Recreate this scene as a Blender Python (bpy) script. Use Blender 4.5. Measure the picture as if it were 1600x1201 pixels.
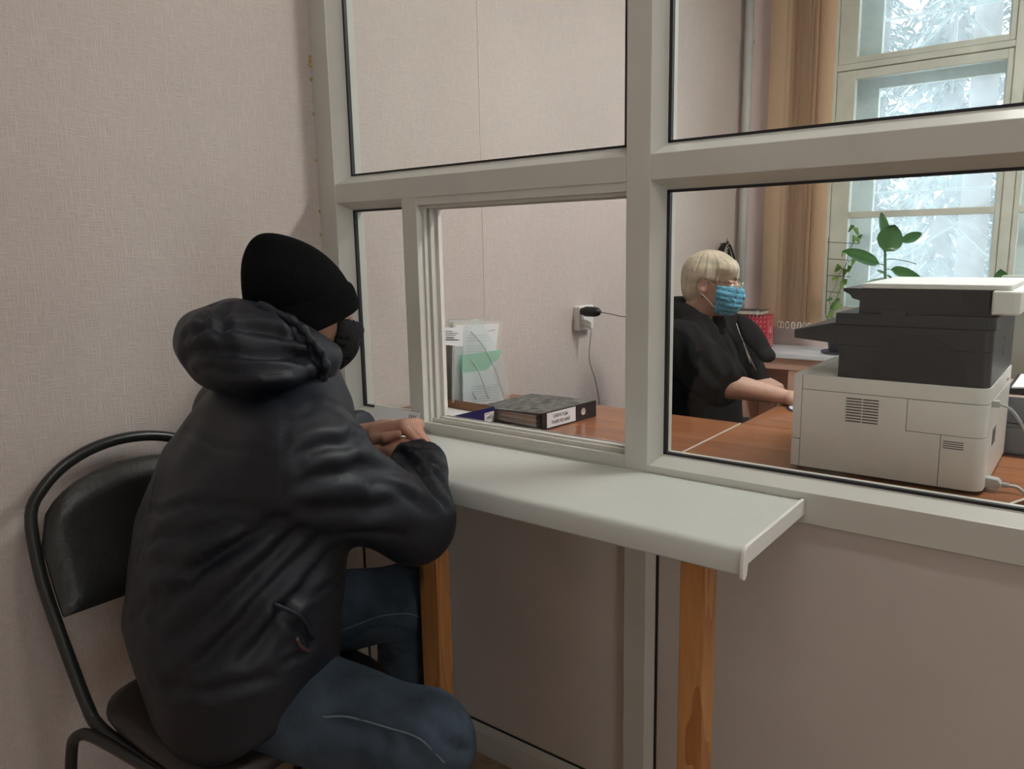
import bpy, bmesh, math, random
import numpy as np
from mathutils import Vector, Matrix
random.seed(7); np.random.seed(7)
for _o in list(bpy.data.objects): bpy.data.objects.remove(_o)
SC = bpy.context.scene
COL = SC.collection

# ------------------------------------------------------------ camera
CAM_F = 1214.0                                    # focal length in pixels of a 1600 wide frame
_y, _p, _r = [math.radians(a) for a in (-37.924, 10.081, -1.1227)]
CAM = np.array([0.0, 0.0, 1.27])
FWD = np.array([math.sin(_y)*math.cos(_p), math.cos(_y)*math.cos(_p), -math.sin(_p)])
_rt = np.array([math.cos(_y), -math.sin(_y), 0.0]); _up = np.cross(_rt, FWD)
RGT = math.cos(_r)*_rt + math.sin(_r)*_up; UPV = -math.sin(_r)*_rt + math.cos(_r)*_up
cam = bpy.data.cameras.new('camera'); cam.sensor_fit = 'HORIZONTAL'; cam.sensor_width = 36.0
cam.lens = CAM_F/1600*36; cam.clip_start = 0.02; cam.clip_end = 200
camo = bpy.data.objects.new('camera', cam); COL.objects.link(camo)
camo.matrix_world = Matrix(((RGT[0], UPV[0], -FWD[0], CAM[0]), (RGT[1], UPV[1], -FWD[1], CAM[1]), (RGT[2], UPV[2], -FWD[2], CAM[2]), (0, 0, 0, 1)))
SC.camera = camo

# ------------------------------------------------------------ world, daylight, exposure
W = bpy.data.worlds.new('overcast_sky'); SC.world = W; W.use_nodes = True
_n = W.node_tree.nodes; _l = W.node_tree.links
_bg = _n['Background']; _bg.inputs[0].default_value = (0.90, 0.96, 1.0, 1); _bg.inputs[1].default_value = 2.4
FILL_BACK = 30.0; FILL_FRONT = 4.7                                        # strengths of the two added ceiling fill lamps, back and front
def portal(loc, rot, sx, sy):
    L = bpy.data.lights.new('window_portal', 'AREA'); L.shape = 'RECTANGLE'; L.size = sx; L.size_y = sy
    L.cycles.is_portal = True
    o = bpy.data.objects.new('window_portal', L); COL.objects.link(o); o.location = loc; o.rotation_euler = rot
portal((-0.45, 4.62, 1.8), (-math.pi/2, 0, 0), 1.7, 2.2)
portal((1.95, 4.62, 1.8), (-math.pi/2, 0, 0), 1.6, 2.2)
portal((3.55, -0.85, 1.4), (0, math.pi/2, 0), 1.75, 1.4)
vs = SC.view_settings; vs.view_transform = 'Standard'; vs.look = 'None'; vs.gamma = 1.0; vs.exposure = 1.0; vs.use_curve_mapping = False
SC.cycles.use_denoising = True
SC.cycles.transparent_max_bounces = 24; SC.cycles.max_bounces = 10; SC.cycles.diffuse_bounces = 6
SC.cycles.caustics_reflective = False; SC.cycles.caustics_refractive = False
SC.cycles.sample_clamp_indirect = 6.0

# ------------------------------------------------------------ helpers
def ray(u, v): return FWD + (u-800)/CAM_F*RGT - (v-600.5)/CAM_F*UPV
def at(u, v, d): return CAM + ray(u, v)*d                                  # point at a depth
def atx(u, v, x): r = ray(u, v); return CAM + r*(x-CAM[0])/r[0]
def aty(u, v, y): r = ray(u, v); return CAM + r*(y-CAM[1])/r[1]
def atz(u, v, z): r = ray(u, v); return CAM + r*(z-CAM[2])/r[2]

def link_mesh(name, me, mat=None, parent=None, smooth=False, bevel=0, sharp=35):
    o = bpy.data.objects.new(name, me); COL.objects.link(o)
    if mat is not None:
        me.materials.clear(); me.materials.append(mat)
    if smooth:
        me.polygons.foreach_set('use_smooth', [True]*len(me.polygons))
        if smooth == 'auto': me.set_sharp_from_angle(angle=math.radians(sharp))
    if bevel:
        b = o.modifiers.new('bevel', 'BEVEL'); b.width = bevel; b.segments = 2; b.limit_method = 'ANGLE'; b.angle_limit = math.radians(40)
        b.harden_normals = False
    if parent is not None:
        o.parent = parent; o.location = -parent_world(parent)
    return o
def parent_world(p):
    v = Vector(p.location)
    q = p.parent
    while q is not None: v = v + q.location; q = q.parent
    return v

class MB:
    def __init__(s): s.v = []; s.f = []
    def add(s, vs, fs):
        n = len(s.v); s.v += [tuple(map(float, p)) for p in vs]; s.f += [tuple(i+n for i in f) for f in fs]; return s
    def box(s, x0, x1, y0, y1, z0, z1):
        return s.add([(x0,y0,z0),(x1,y0,z0),(x1,y1,z0),(x0,y1,z0),(x0,y0,z1),(x1,y0,z1),(x1,y1,z1),(x0,y1,z1)],
                     [(0,3,2,1),(4,5,6,7),(0,1,5,4),(1,2,6,5),(2,3,7,6),(3,0,4,7)])
    def hexa(s, p): return s.add(p, [(0,3,2,1),(4,5,6,7),(0,1,5,4),(1,2,6,5),(2,3,7,6),(3,0,4,7)])
    def prism(s, poly, axis, lo, hi):
        n = len(poly)
        def P(a, b, c): return {'x': (c, a, b), 'y': (a, c, b), 'z': (a, b, c)}[axis]
        vs = [P(a, b, lo) for a, b in poly] + [P(a, b, hi) for a, b in poly]
        fs = [tuple(range(n))[::-1], tuple(range(n, 2*n))] + [(i, (i+1) % n, n+(i+1) % n, n+i) for i in range(n)]
        return s.add(vs, fs)
    def tube(s, pts, r, seg=10, closed=False, cap=True, flat=None):
        P = [Vector(p) for p in pts]; n = len(P); rr = r if hasattr(r, '__len__') else [r]*n
        base = len(s.v); prev = None
        for i in range(n):
            a = P[i-1] if (i > 0 or closed) else P[i]; b = P[(i+1) % n] if (i < n-1 or closed) else P[i]
            t = (b-a).normalized()
            if prev is None:
                ref = Vector((0, 0, 1)) if abs(t.z) < .9 else Vector((1, 0, 0)); u = t.cross(ref).normalized()
            else:
                u = (prev - t*prev.dot(t)).normalized()
            prev = u; w = t.cross(u)
            for k in range(seg):
                an = 2*math.pi*k/seg; c, sn = math.cos(an), math.sin(an)
                if flat: c *= flat
                s.v.append(tuple(P[i] + rr[i]*(c*u + sn*w)))
        m = n if closed else n-1
        for i in range(m):
            for k in range(seg):
                a = base+i*seg+k; b = base+i*seg+(k+1) % seg; c = base+((i+1) % n)*seg+(k+1) % seg; d = base+((i+1) % n)*seg+k
                s.f.append((a, b, c, d))
        if cap and not closed:
            s.f.append(tuple(base+k for k in range(seg))[::-1]); s.f.append(tuple(base+(n-1)*seg+k for k in range(seg)))
        return s
    def lathe(s, prof, c=(0, 0, 0), seg=24, ax=None, sx=1, sy=1):
        # prof: (radius, height); ax: (U, V, N) axes
        U, V, N = [Vector(a) for a in (ax or ((1,0,0),(0,1,0),(0,0,1)))]; C = Vector(c); base = len(s.v); n = len(prof)
        for r, h in prof:
            for k in range(seg):
                a = 2*math.pi*k/seg; s.v.append(tuple(C + U*(r*sx*math.cos(a)) + V*(r*sy*math.sin(a)) + N*h))
        for i in range(n-1):
            for k in range(seg):
                s.f.append((base+i*seg+k, base+i*seg+(k+1) % seg, base+(i+1)*seg+(k+1) % seg, base+(i+1)*seg+k))
        s.f.append(tuple(base+k for k in range(seg))[::-1]); s.f.append(tuple(base+(n-1)*seg+k for k in range(seg)))
        return s
    def mesh(s, name):
        me = bpy.data.meshes.new(name); me.from_pydata(s.v, [], s.f)
        bm = bmesh.new(); bm.from_mesh(me); bmesh.ops.recalc_face_normals(bm, faces=bm.faces); bm.to_mesh(me); bm.free()
        return me
    def build(s, name, mat, parent=None, smooth=False, bevel=0): return link_mesh(name, s.mesh(name), mat, parent, smooth, bevel)

def root(name, loc, label=None, cat=None, group=None, kind=None):
    o = bpy.data.objects.new(name, None); COL.objects.link(o); o.location = loc; o.empty_display_size = .05
    return tag(o, label, cat, group, kind)
def tag(o, label=None, cat=None, group=None, kind=None):
    if label: o['label'] = label
    if cat: o['category'] = cat
    if group: o['group'] = group
    if kind: o['kind'] = kind
    return o
def bez(pts, n=12):
    P = [np.array(p, float) for p in pts]; out = []
    Q = [2*P[0]-P[1]] + P + [2*P[-1]-P[-2]]
    for i in range(1, len(Q)-2):
        for k in range(n):
            t = k/n; a, b, c, d = Q[i-1:i+3]
            out.append(.5*((2*b)+(-a+c)*t+(2*a-5*b+4*c-d)*t*t+(-a+3*b-3*c+d)*t**3))
    out.append(P[-1]); return out

# ------------------------------------------------------------ materials
def mk(name):
    m = bpy.data.materials.new(name); m.use_nodes = True; nt = m.node_tree
    return m, nt, nt.nodes['Principled BSDF']
def N(nt, t, **kw):
    n = nt.nodes.new(t)
    for k, v in kw.items():
        if k in n.inputs: n.inputs[k].default_value = v
        else: setattr(n, k, v)
    return n
def rgb(c): return (c[0], c[1], c[2], 1)
def lin(r, g, b):
    f = lambda c: (c/255/12.92) if c <= 10 else ((c/255+.055)/1.055)**2.4
    return (f(r), f(g), f(b))
def mat(name, col, rough=.5, var=.06, scale=20, bump=0, bscale=200, metal=0, spec=.5, stretch=(1, 1, 1), trans=0, sheen=0, coat=0):
    m, nt, b = mk(name); L = nt.links
    b.inputs['Roughness'].default_value = rough; b.inputs['Metallic'].default_value = metal; b.inputs['Specular IOR Level'].default_value = spec
    if sheen: b.inputs['Sheen Weight'].default_value = sheen
    if coat: b.inputs['Coat Weight'].default_value = coat; b.inputs['Coat Roughness'].default_value = .1
    tc = N(nt, 'ShaderNodeTexCoord'); mp = N(nt, 'ShaderNodeMapping'); mp.inputs['Scale'].default_value = stretch
    L.new(tc.outputs['Object'], mp.inputs[0])
    no = N(nt, 'ShaderNodeTexNoise', Scale=scale, Detail=4.0); L.new(mp.outputs[0], no.inputs['Vector'])
    r = N(nt, 'ShaderNodeValToRGB'); e = r.color_ramp.elements
    e[0].position = .3; e[1].position = .7
    e[0].color = rgb([max(0, c*(1-var)) for c in col]); e[1].color = rgb([min(1, c*(1+var)) for c in col])
    L.new(no.outputs['Fac'], r.inputs[0]); L.new(r.outputs[0], b.inputs['Base Color'])
    if bump:
        n2 = N(nt, 'ShaderNodeTexNoise', Scale=bscale, Detail=3.0); L.new(mp.outputs[0], n2.inputs['Vector'])
        bp = N(nt, 'ShaderNodeBump', Strength=bump, Distance=.002); L.new(n2.outputs['Fac'], bp.inputs['Height']); L.new(bp.outputs[0], b.inputs['Normal'])
    if trans:
        tr = N(nt, 'ShaderNodeBsdfTranslucent'); L.new(r.outputs[0], tr.inputs['Color'])
        mx = N(nt, 'ShaderNodeMixShader'); mx.inputs[0].default_value = trans
        out = nt.nodes['Material Output']; L.new(b.outputs[0], mx.inputs[1]); L.new(tr.outputs[0], mx.inputs[2]); L.new(mx.outputs[0], out.inputs[0])
    return m
def mat_wallpaper(name, col, amp=.35, along='y'):
    m, nt, b = mk(name); L = nt.links; b.inputs['Roughness'].default_value = .62; b.inputs['Specular IOR Level'].default_value = .35
    tc = N(nt, 'ShaderNodeTexCoord')
    hs = []
    for sc in (((70, 70, 700) if True else 0), (700, 700, 45)):
        mp = N(nt, 'ShaderNodeMapping'); mp.inputs['Scale'].default_value = sc; L.new(tc.outputs['Object'], mp.inputs[0])
        no = N(nt, 'ShaderNodeTexNoise', Scale=.55, Detail=2.0); L.new(mp.outputs[0], no.inputs['Vector']); hs.append(no)
    ad = N(nt, 'ShaderNodeMath', operation='MAXIMUM'); L.new(hs[0].outputs['Fac'], ad.inputs[0]); L.new(hs[1].outputs['Fac'], ad.inputs[1])
    bp = N(nt, 'ShaderNodeBump', Strength=amp, Distance=.004); L.new(ad.outputs[0], bp.inputs['Height']); L.new(bp.outputs[0], b.inputs['Normal'])
    big = N(nt, 'ShaderNodeTexNoise', Scale=1.3, Detail=3.0); L.new(tc.outputs['Object'], big.inputs['Vector'])
    r = N(nt, 'ShaderNodeValToRGB'); r.color_ramp.elements[0].position = .35; r.color_ramp.elements[1].position = .65
    r.color_ramp.elements[0].color = rgb([c*.95 for c in col]); r.color_ramp.elements[1].color = rgb([min(1, c*1.04) for c in col]); L.new(big.outputs['Fac'], r.inputs[0])
    fr = N(nt, 'ShaderNodeValToRGB'); fr.color_ramp.elements[0].position = .42; fr.color_ramp.elements[1].position = .72
    fr.color_ramp.elements[0].color = (.93, .93, .93, 1); fr.color_ramp.elements[1].color = (1.06, 1.06, 1.06, 1); L.new(ad.outputs[0], fr.inputs[0])
    mu = N(nt, 'ShaderNodeMixRGB', blend_type='MULTIPLY'); mu.inputs[0].default_value = 1; L.new(r.outputs[0], mu.inputs[1]); L.new(fr.outputs[0], mu.inputs[2])
    L.new(mu.outputs[0], b.inputs['Base Color'])
    return m
def mat_wood(name, c0, c1, scale=6, stretch=(1, 1, 8), rough=.45, ring=5., knots=False, spec=.5):
    m, nt, b = mk(name); L = nt.links; b.inputs['Roughness'].default_value = rough; b.inputs['Specular IOR Level'].default_value = spec
    tc = N(nt, 'ShaderNodeTexCoord'); mp = N(nt, 'ShaderNodeMapping'); mp.inputs['Scale'].default_value = [1/s for s in stretch]; L.new(tc.outputs['Object'], mp.inputs[0])
    no = N(nt, 'ShaderNodeTexNoise', Scale=scale, Detail=3.0, Distortion=.4); L.new(mp.outputs[0], no.inputs['Vector'])
    mu = N(nt, 'ShaderNodeMath', operation='MULTIPLY'); mu.inputs[1].default_value = ring; L.new(no.outputs['Fac'], mu.inputs[0])
    fr = N(nt, 'ShaderNodeMath', operation='FRACT'); L.new(mu.outputs[0], fr.inputs[0])
    r = N(nt, 'ShaderNodeValToRGB'); e = r.color_ramp.elements; e[0].position = 0; e[0].color = rgb(c0); e[1].position = 1; e[1].color = rgb(c1)
    x = e.new(.75); x.color = rgb([a*.45+b2*.55 for a, b2 in zip(c0, c1)]); L.new(fr.outputs[0], r.inputs[0])
    fine = N(nt, 'ShaderNodeTexNoise', Scale=scale*14, Detail=2.0); L.new(mp.outputs[0], fine.inputs['Vector'])
    ov = N(nt, 'ShaderNodeMixRGB', blend_type='OVERLAY'); ov.inputs[0].default_value = .25; L.new(r.outputs[0], ov.inputs[1]); L.new(fine.outputs['Fac'], ov.inputs[2])
    last = ov.outputs[0]
    if knots:
        vo = N(nt, 'ShaderNodeTexVoronoi', Scale=2.1); mp2 = N(nt, 'ShaderNodeMapping'); mp2.inputs['Scale'].default_value = (5, 5, 1.6); L.new(tc.outputs['Object'], mp2.inputs[0]); L.new(mp2.outputs[0], vo.inputs['Vector'])
        kr = N(nt, 'ShaderNodeValToRGB'); kr.color_ramp.elements[0].position = .05; kr.color_ramp.elements[0].color = (.10, .04, .015, 1); kr.color_ramp.elements[1].position = .16; kr.color_ramp.elements[1].color = (1, 1, 1, 1)
        L.new(vo.outputs['Distance'], kr.inputs[0])
        km = N(nt, 'ShaderNodeMixRGB', blend_type='MULTIPLY'); km.inputs[0].default_value = .8; L.new(last, km.inputs[1]); L.new(kr.outputs[0], km.inputs[2]); last = km.outputs[0]
    L.new(last, b.inputs['Base Color'])
    return m
def mat_glass(name, tint=(.97, .99, .98), refl=.9, dirt=0., dirtcol=(.9, .95, 1.)):
    m, nt, b = mk(name); L = nt.links; nt.nodes.remove(b); out = nt.nodes['Material Output']
    t = N(nt, 'ShaderNodeBsdfTransparent', Color=rgb(tint)); g = N(nt, 'ShaderNodeBsdfGlossy', Color=(refl, refl, refl, 1), Roughness=0.01)
    lw = N(nt, 'ShaderNodeLayerWeight', Blend=.5); pw = N(nt, 'ShaderNodeMath', operation='POWER'); pw.inputs[1].default_value = 4.5; L.new(lw.outputs['Facing'], pw.inputs[0])
    fz = N(nt, 'ShaderNodeMath', operation='MULTIPLY_ADD'); fz.inputs[1].default_value = .9; fz.inputs[2].default_value = .022; L.new(pw.outputs[0], fz.inputs[0])
    mx = N(nt, 'ShaderNodeMixShader'); L.new(fz.outputs[0], mx.inputs[0]); L.new(t.outputs[0], mx.inputs[1]); L.new(g.outputs[0], mx.inputs[2])
    last = mx
    if dirt:
        tc = N(nt, 'ShaderNodeTexCoord'); no = N(nt, 'ShaderNodeTexNoise', Scale=9., Detail=8.0, Roughness=.7); L.new(tc.outputs['Object'], no.inputs['Vector'])
        r = N(nt, 'ShaderNodeValToRGB'); r.color_ramp.elements[0].position = .3; r.color_ramp.elements[1].position = .8
        r.color_ramp.elements[0].color = (dirt*.5,)*3+(1,); r.color_ramp.elements[1].color = (min(1, dirt*1.7),)*3+(1,); L.new(no.outputs['Fac'], r.inputs[0])
        tl = N(nt, 'ShaderNodeBsdfTranslucent', Color=rgb(dirtcol)); m2 = N(nt, 'ShaderNodeMixShader'); L.new(r.outputs[0], m2.inputs[0]); L.new(mx.outputs[0], m2.inputs[1]); L.new(tl.outputs[0], m2.inputs[2]); last = m2
    L.new(last.outputs[0], out.inputs[0])
    return m
def mat_plastic_sheet(name, col, alpha=.5):
    m, nt, b = mk(name); L = nt.links; out = nt.nodes['Material Output']
    b.inputs['Base Color'].default_value = rgb(col); b.inputs['Roughness'].default_value = .25
    t = N(nt, 'ShaderNodeBsdfTransparent', Color=(.95, .97, .97, 1)); mx = N(nt, 'ShaderNodeMixShader'); mx.inputs[0].default_value = alpha
    L.new(t.outputs[0], mx.inputs[1]); L.new(b.outputs[0], mx.inputs[2]); L.new(mx.outputs[0], out.inputs[0]); return m

M = {}
M['wallL'] = mat_wallpaper('pink_wallpaper', (.60, .525, .49), .6)
M['wallB'] = mat('mauve_wall_paint', (.86, .72, .70), .6, .04, 3)
M['ceil'] = mat('ceiling_white', (.80, .78, .74), .8, .03, 3)
M['plain'] = mat('room_wall_paint', (.80, .70, .65), .7, .04, 3)
M['floor'] = mat_wood('brown_linoleum', (.30, .20, .13), (.50, .37, .26), 30, (1, 1, 1), .35, 3)
M['upvc'] = mat('white_upvc', (.58, .575, .53), .28, .03, 8, spec=.5)
M['upvc_panel'] = mat('grey_infill_panel', (.60, .545, .51), .38, .04, 5, bump=.08, bscale=500)
M['shelf'] = mat('white_laminate', (.57, .59, .56), .3, .025, 6, spec=.5)
M['gasket'] = mat('black_rubber', (.012, .012, .016), .5)
M['glass'] = mat_glass('partition_glass')
M['winglass'] = mat_glass('dusty_window_glass', (.95, .975, .975), .8, .13)
M['winpaint'] = mat('old_white_window_paint', (.58, .60, .53), .5, .10, 9, bump=.25, bscale=60)
M['foam'] = mat('yellow_foam', (.5, .36, .12), .9, .3, 60, bump=1, bscale=100)
M['pine'] = mat_wood('varnished_pine', (.50, .24, .085), (.36, .13, .035), 9, (1, 1, 9), .38, 7, True)
M['desk'] = mat_wood('cherry_laminate', (.33, .135, .062), (.27, .105, .05), 5, (10, 1, 1), .22, 4)
M['deskedge'] = mat('pale_edge_trim', (.75, .70, .62), .35)
M['metal_black'] = mat('black_tube_paint', (.018, .019, .018), .33, .1, 40, spec=.55)
M['vinyl'] = mat('black_vinyl', (.02, .02, .018), .38, .2, 30, bump=.6, bscale=90, spec=.5)
M['seatcloth'] = mat('dark_brown_vinyl', (.028, .020, .018), .42, .15, 30, bump=.4, bscale=120)
M['chrome'] = mat('bright_metal', (.7, .7, .7), .2, .02, metal=1)
M['steel_grey'] = mat('grey_metal', (.4, .41, .4), .4, .05, metal=.7)
M['white_plastic'] = mat('white_plastic', (.74, .73, .70), .35, .02)
M['prn_white'] = mat('printer_offwhite', (.76, .755, .72), .42, .025, 15)
M['prn_seam'] = mat('printer_seam_dark', (.05, .05, .055), .6)
M['prn_black'] = mat('printer_charcoal', (.028, .027, .032), .42, .1, 40)
M['prn_black2'] = mat('printer_charcoal_dark', (.020, .020, .025), .42, .1, 40)
M['prn_grey'] = mat('printer_grey', (.16, .16, .17), .4, .05)
M['cable_grey'] = mat('grey_cable', (.42, .42, .41), .5)
M['cable_dark'] = mat('dark_cable', (.12, .12, .13), .5)
M['black_plastic'] = mat('black_plastic', (.014, .014, .016), .35)
M['paper'] = mat('white_paper', (.80, .81, .82), .8, .02)
M['paper2'] = mat('aged_paper', (.62, .58, .52), .8, .06)
M['ink'] = mat('black_print', (.03, .03, .035), .8)
M['ink_grey'] = mat('grey_print', (.22, .22, .25), .8)
M['marble'] = mat('marbled_card', (.12, .125, .115), .5, .9, 38)
M['card_brown'] = mat('brown_cardboard', (.30, .17, .095), .8, .08, 20)
M['card_blue'] = mat('blue_card', (.018, .018, .10), .45, .1)
M['green_paper'] = mat('green_paper', (.18, .60, .34), .7, .03)
M['sheet'] = mat_plastic_sheet('frosted_plastic', (.72, .80, .80), .22)
M['holder'] = mat_plastic_sheet('clear_acrylic', (.70, .74, .72), .30)
M['blind'] = mat('orange_blind_fabric', (.72, .54, .37), .8, .05, 200, bump=.2, bscale=300, trans=.32, stretch=(1, 1, .3))
M['red'] = mat('red_gift_paper', (.52, .025, .055), .4, .1, 20)
M['pinkprint'] = mat('pale_print', (.85, .50, .48), .6)
M['tabletop'] = mat('pale_lilac_tabletop', (.66, .68, .72), .3, .02)
M['tableleg'] = mat('pink_beige_board', (.60, .37, .29), .5, .05)
M['pipe'] = mat('painted_pipe', (.48, .49, .47), .4, .04)
M['leaf'] = mat('ficus_leaf', (.045, .16, .04), .32, .2, 25, trans=.25)
M['leaf_light'] = mat('vine_leaf', (.16, .34, .05), .45, .25, 25, trans=.4)
M['leaf_pale'] = mat('pale_leaf_underside', (.30, .38, .30), .5, .1, 25, trans=.3)
M['stem'] = mat('green_stem', (.10, .18, .07), .6)
M['trellis'] = mat('dark_green_wire', (.015, .05, .035), .45)
M['pot'] = mat('brown_pot', (.20, .10, .06), .6)
M['pot_dark'] = mat('dark_blue_dish', (.02, .025, .05), .4)
M['soil'] = mat('soil', (.03, .02, .015), .9, .3, 60)
M['grey_tray'] = mat('grey_blue_tray', (.16, .185, .22), .4, .04)
M['monitor'] = mat('pale_grey_housing', (.42, .46, .42), .4, .03)
M['snow'] = mat('snow', (.85, .88, .92), .8, .04, 1)
M['bark'] = mat('pine_bark', (.10, .08, .075), .9, .3, 12, bump=.5, bscale=30)
M['needles'] = mat('conifer_needles', (.075, .11, .10), .8, .35, 6)
M['bars'] = mat('window_bar_paint', (.42, .46, .45), .5)
M['brick'] = mat('far_house_wall', (.55, .50, .45), .8, .08, 3)
# ------------------------------------------------------------ room shell
F, G, B = 1.347, 1.385, 1.417            # partition: face, glass and rear planes
XL, XR, YF, YB, ZC = -1.68, 3.2, -1.8, 4.2, 3.0
tag(MB().box(XL-.15, XR+.15, YF-.15, YB+.45, -.12, 0).build('floor', M['floor']), 'brown patterned linoleum floor', kind='structure')
tag(MB().box(XL-.15, XR+.15, YF-.15, YB+.45, ZC, ZC+.12).build('ceiling', M['ceil']), 'white ceiling', kind='structure')
wl = tag(MB().box(XL-.15, XL, YF-.15, YB+.45, 0, ZC).build('wall_left', M['wallL']), 'pink textured wallpaper wall on the left', kind='structure')
for y0, y1, t in ((2.012, 4.2, .0012),):
    MB().box(XL-.002, XL+t, y0, y1, .07, ZC).build('wallpaper_strip', M['wallL'], wl)
def holed(axis, lo, hi, a0, a1, z0, z1, holes):
    mb = MB(); a = a0
    def put(p, q, r, s):
        if q-p > 1e-4 and s-r > 1e-4:
            mb.box(p, q, lo, hi, r, s) if axis == 'y' else mb.box(lo, hi, p, q, r, s)
    for h0, h1, hz0, hz1 in holes:
        put(a, h0, z0, z1); put(h0, h1, z0, hz0); put(h0, h1, hz1, z1); a = h1
    put(a, a1, z0, z1); return mb
W1 = (-1.25, .345, .84, 2.82); W2 = (1.2, 2.7, .84, 2.82); W3 = (-1.5, -.2, .6, 2.2)
tag(holed('y', YB, YB+.45, XL, XR, 0, ZC, [W1, W2]).build('wall_back', M['wallB']), 'mauve pink wall around the far window', kind='structure')
tag(holed('x', XR, XR+.4, YF, YB, 0, ZC, [W3]).build('wall_right', M['plain']), 'pink wall on the right', kind='structure')
tag(MB().box(XL, XR, YF-.15, YF, 0, ZC).build('wall_front', M['plain']), 'pink wall behind the viewer', kind='structure')
tag(MB().box(XL, XL+.014, YF, F, 0, .07).box(XL, XL+.014, B, YB, 0, .07).build('baseboard_left', M['tableleg'], bevel=.003), 'skirting board along the left wall', kind='structure')

# ------------------------------------------------------------ glazed partition
PT = root('wall_partition', (XL, F, 0), 'white plastic framed glass partition with grey lower panels', kind='structure')
ZT = 2.86
def post(name, x0, x1, z0, z1, e0=.018, e1=.018, split=G+.008):
    mb = MB().box(x0, x1, F, split, z0, z1).box(x0-e0, x1+e1, split, B, z0, z1)
    return mb.build(name, M['upvc'], PT, bevel=.0015)
def rail(name, x0, x1, z0, z1, e0=.018, e1=.018, split=G+.008, y0=F):
    mb = MB().box(x0, x1, y0+.0006, split, z0, z1).box(x0, x1, split, B-.0006, z0-e0, z1+e1)
    return mb.build(name, M['upvc'], PT, bevel=.0015)
MULL = [(-.763, -.711), (.62, .672), (1.9, 1.952)]
post('post', XL, -1.614, 0, ZT, 0, .026)
for a, b in MULL: post('post', a, b, 0, ZT)
post('post', XR-.066, XR, 0, ZT, .02, 0)
edges = [(-1.614, -.763, .026, .018)] + [(MULL[i][1], MULL[i+1][0], .018, .018) for i in range(2)] + [(MULL[2][1], XR-.066, .018, .02)]
def bead_frame(x0, x1, z0, z1, eL, eR, eB, eT, g=G, pane='glass', gw=.0055, y0=F):
    # x0..z1: clear opening at the glass plane; e*: how far the bead runs out to the face
    O = [(x0-eL, z0-eB), (x1+eR, z0-eB), (x1+eR, z1+eT), (x0-eL, z1+eT)]; I = [(x0, z0), (x1, z0), (x1, z1), (x0, z1)]
    es = [eB, eR, eT, eL]
    for k in range(4):
        if es[k] <= 0: continue
        a, b = O[k], O[(k+1) % 4]; c, d = I[(k+1) % 4], I[k]
        mb = MB()
        f = y0+.0025; lip = .004
        mb.add([(a[0], f, a[1]), (b[0], f, b[1]), (c[0], g-.002, c[1]), (d[0], g-.002, d[1]), (a[0], g, a[1]), (b[0], g, b[1]), (c[0], g, c[1]), (d[0], g, d[1])],
               [(0,1,2,3), (4,7,6,5), (0,4,5,1), (1,5,6,2), (2,6,7,3), (3,7,4,0)])
        mb.build('glazing_bead', M['upvc'], PT)
    gk = MB(); w = gw; yy = (g-.0035, g+.006)
    gk.box(x0-.001, x0+w, *yy, z0, z1).box(x1-w, x1+.001, *yy, z0, z1).box(x0, x1, *yy, z0-.001, z0+w*.75).box(x0, x1, *yy, z1-w*.75, z1+.001)
    gk.build('gasket', M['gasket'], PT)
    if pane == 'glass': MB().box(x0-.004, x1+.004, g+.001, g+.005, z0-.004, z1+.004).build('glass_pane', M['glass'], PT)
    else: MB().box(x0-.004, x1+.004, g, g+.012, z0-.004, z1+.004).build('infill_panel', M['upvc_panel'], PT)
GP = F+.016
for i, (x0, x1, eL, eR) in enumerate(edges):
    rail('rail', x0, x1, 1.387, 1.435); rail('rail', x0, x1, 2.78, ZT, .018, 0)
    rail('rail', x0, x1, .777, .835, 0, .018, G+.008); rail('rail', x0, x1, 0, .06, 0, .0, G)
    bead_frame(x0+eL, x1-eR, 1.456, 2.76, eL, eR, .021, .02)
    if i: bead_frame(x0+eL, x1-eR, .853, 1.369, eL, eR, .018, .018)
    bead_frame(x0+.017, x1+.010, .078, .776, .017, .0, .018, .0, g=GP, pane='panel', gw=.004)
# left bay: small fixed light, sliding hatch beside it
bead_frame(-1.588, -1.374, .853, 1.369, .026, 0, .018, .018)
sec = [(-1.374, F), (-1.327, F), (-1.327, F+.02), (-1.322, F+.02), (-1.322, F+.03), (-1.327, F+.03), (-1.327, F+.036), (-1.317, F+.036), (-1.317, B-.004), (-1.38, B-.004), (-1.38, G+.008), (-1.374, G+.008)]
MB().prism(sec, 'z', .835, 1.387).build('hatch_stile', M['upvc'], PT, bevel=.001)
MB().box(-1.317, -1.309, B-.014, B-.002, .85, 1.386).build('hatch_sash_edge', M['white_plastic'], PT)
MB().box(-1.327, -.763, F+.003, B, 1.369, 1.388).box(-1.327, -.763, F+.012, F+.02, 1.362, 1.372).box(-1.327, -.763, B-.012, B, 1.360, 1.372).build('hatch_head_track', M['upvc'], PT, bevel=.001)
MB().box(-1.327, -.763, F+.001, B, .833, .842).box(-1.327, -.763, F+.001, F+.008, .84, .846).box(-1.327, -.763, F+.026, F+.031, .84, .852).box(-1.327, -.763, B-.012, B-.004, .84, .853).build('hatch_sill_track', M['upvc'], PT, bevel=.001)
lt = MB().box(-1.331, -1.309, F-.022, F+.004, .8205, .824).box(-1.326, -1.314, F-.014, F-.004, .824, .829)
lt.lathe([(.006, 0), (.006, .004), (.003, .005)], (-1.32, F-.016, .8235), 12)
lt.build('latch_plate', M['steel_grey'], PT, bevel=.001)
fm = MB()
for z in (1.70, 1.735, 1.745, 1.755, 1.615, 1.50, 1.37, 1.31):
    r = random.uniform(.003, .006)
    fm.lathe([(r*.4, -r), (r, -r*.4), (r*.9, r*.5), (r*.3, r)], (XL+.002, F-.001+random.uniform(-.002, .001), z), 8, sy=1.2)
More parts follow.
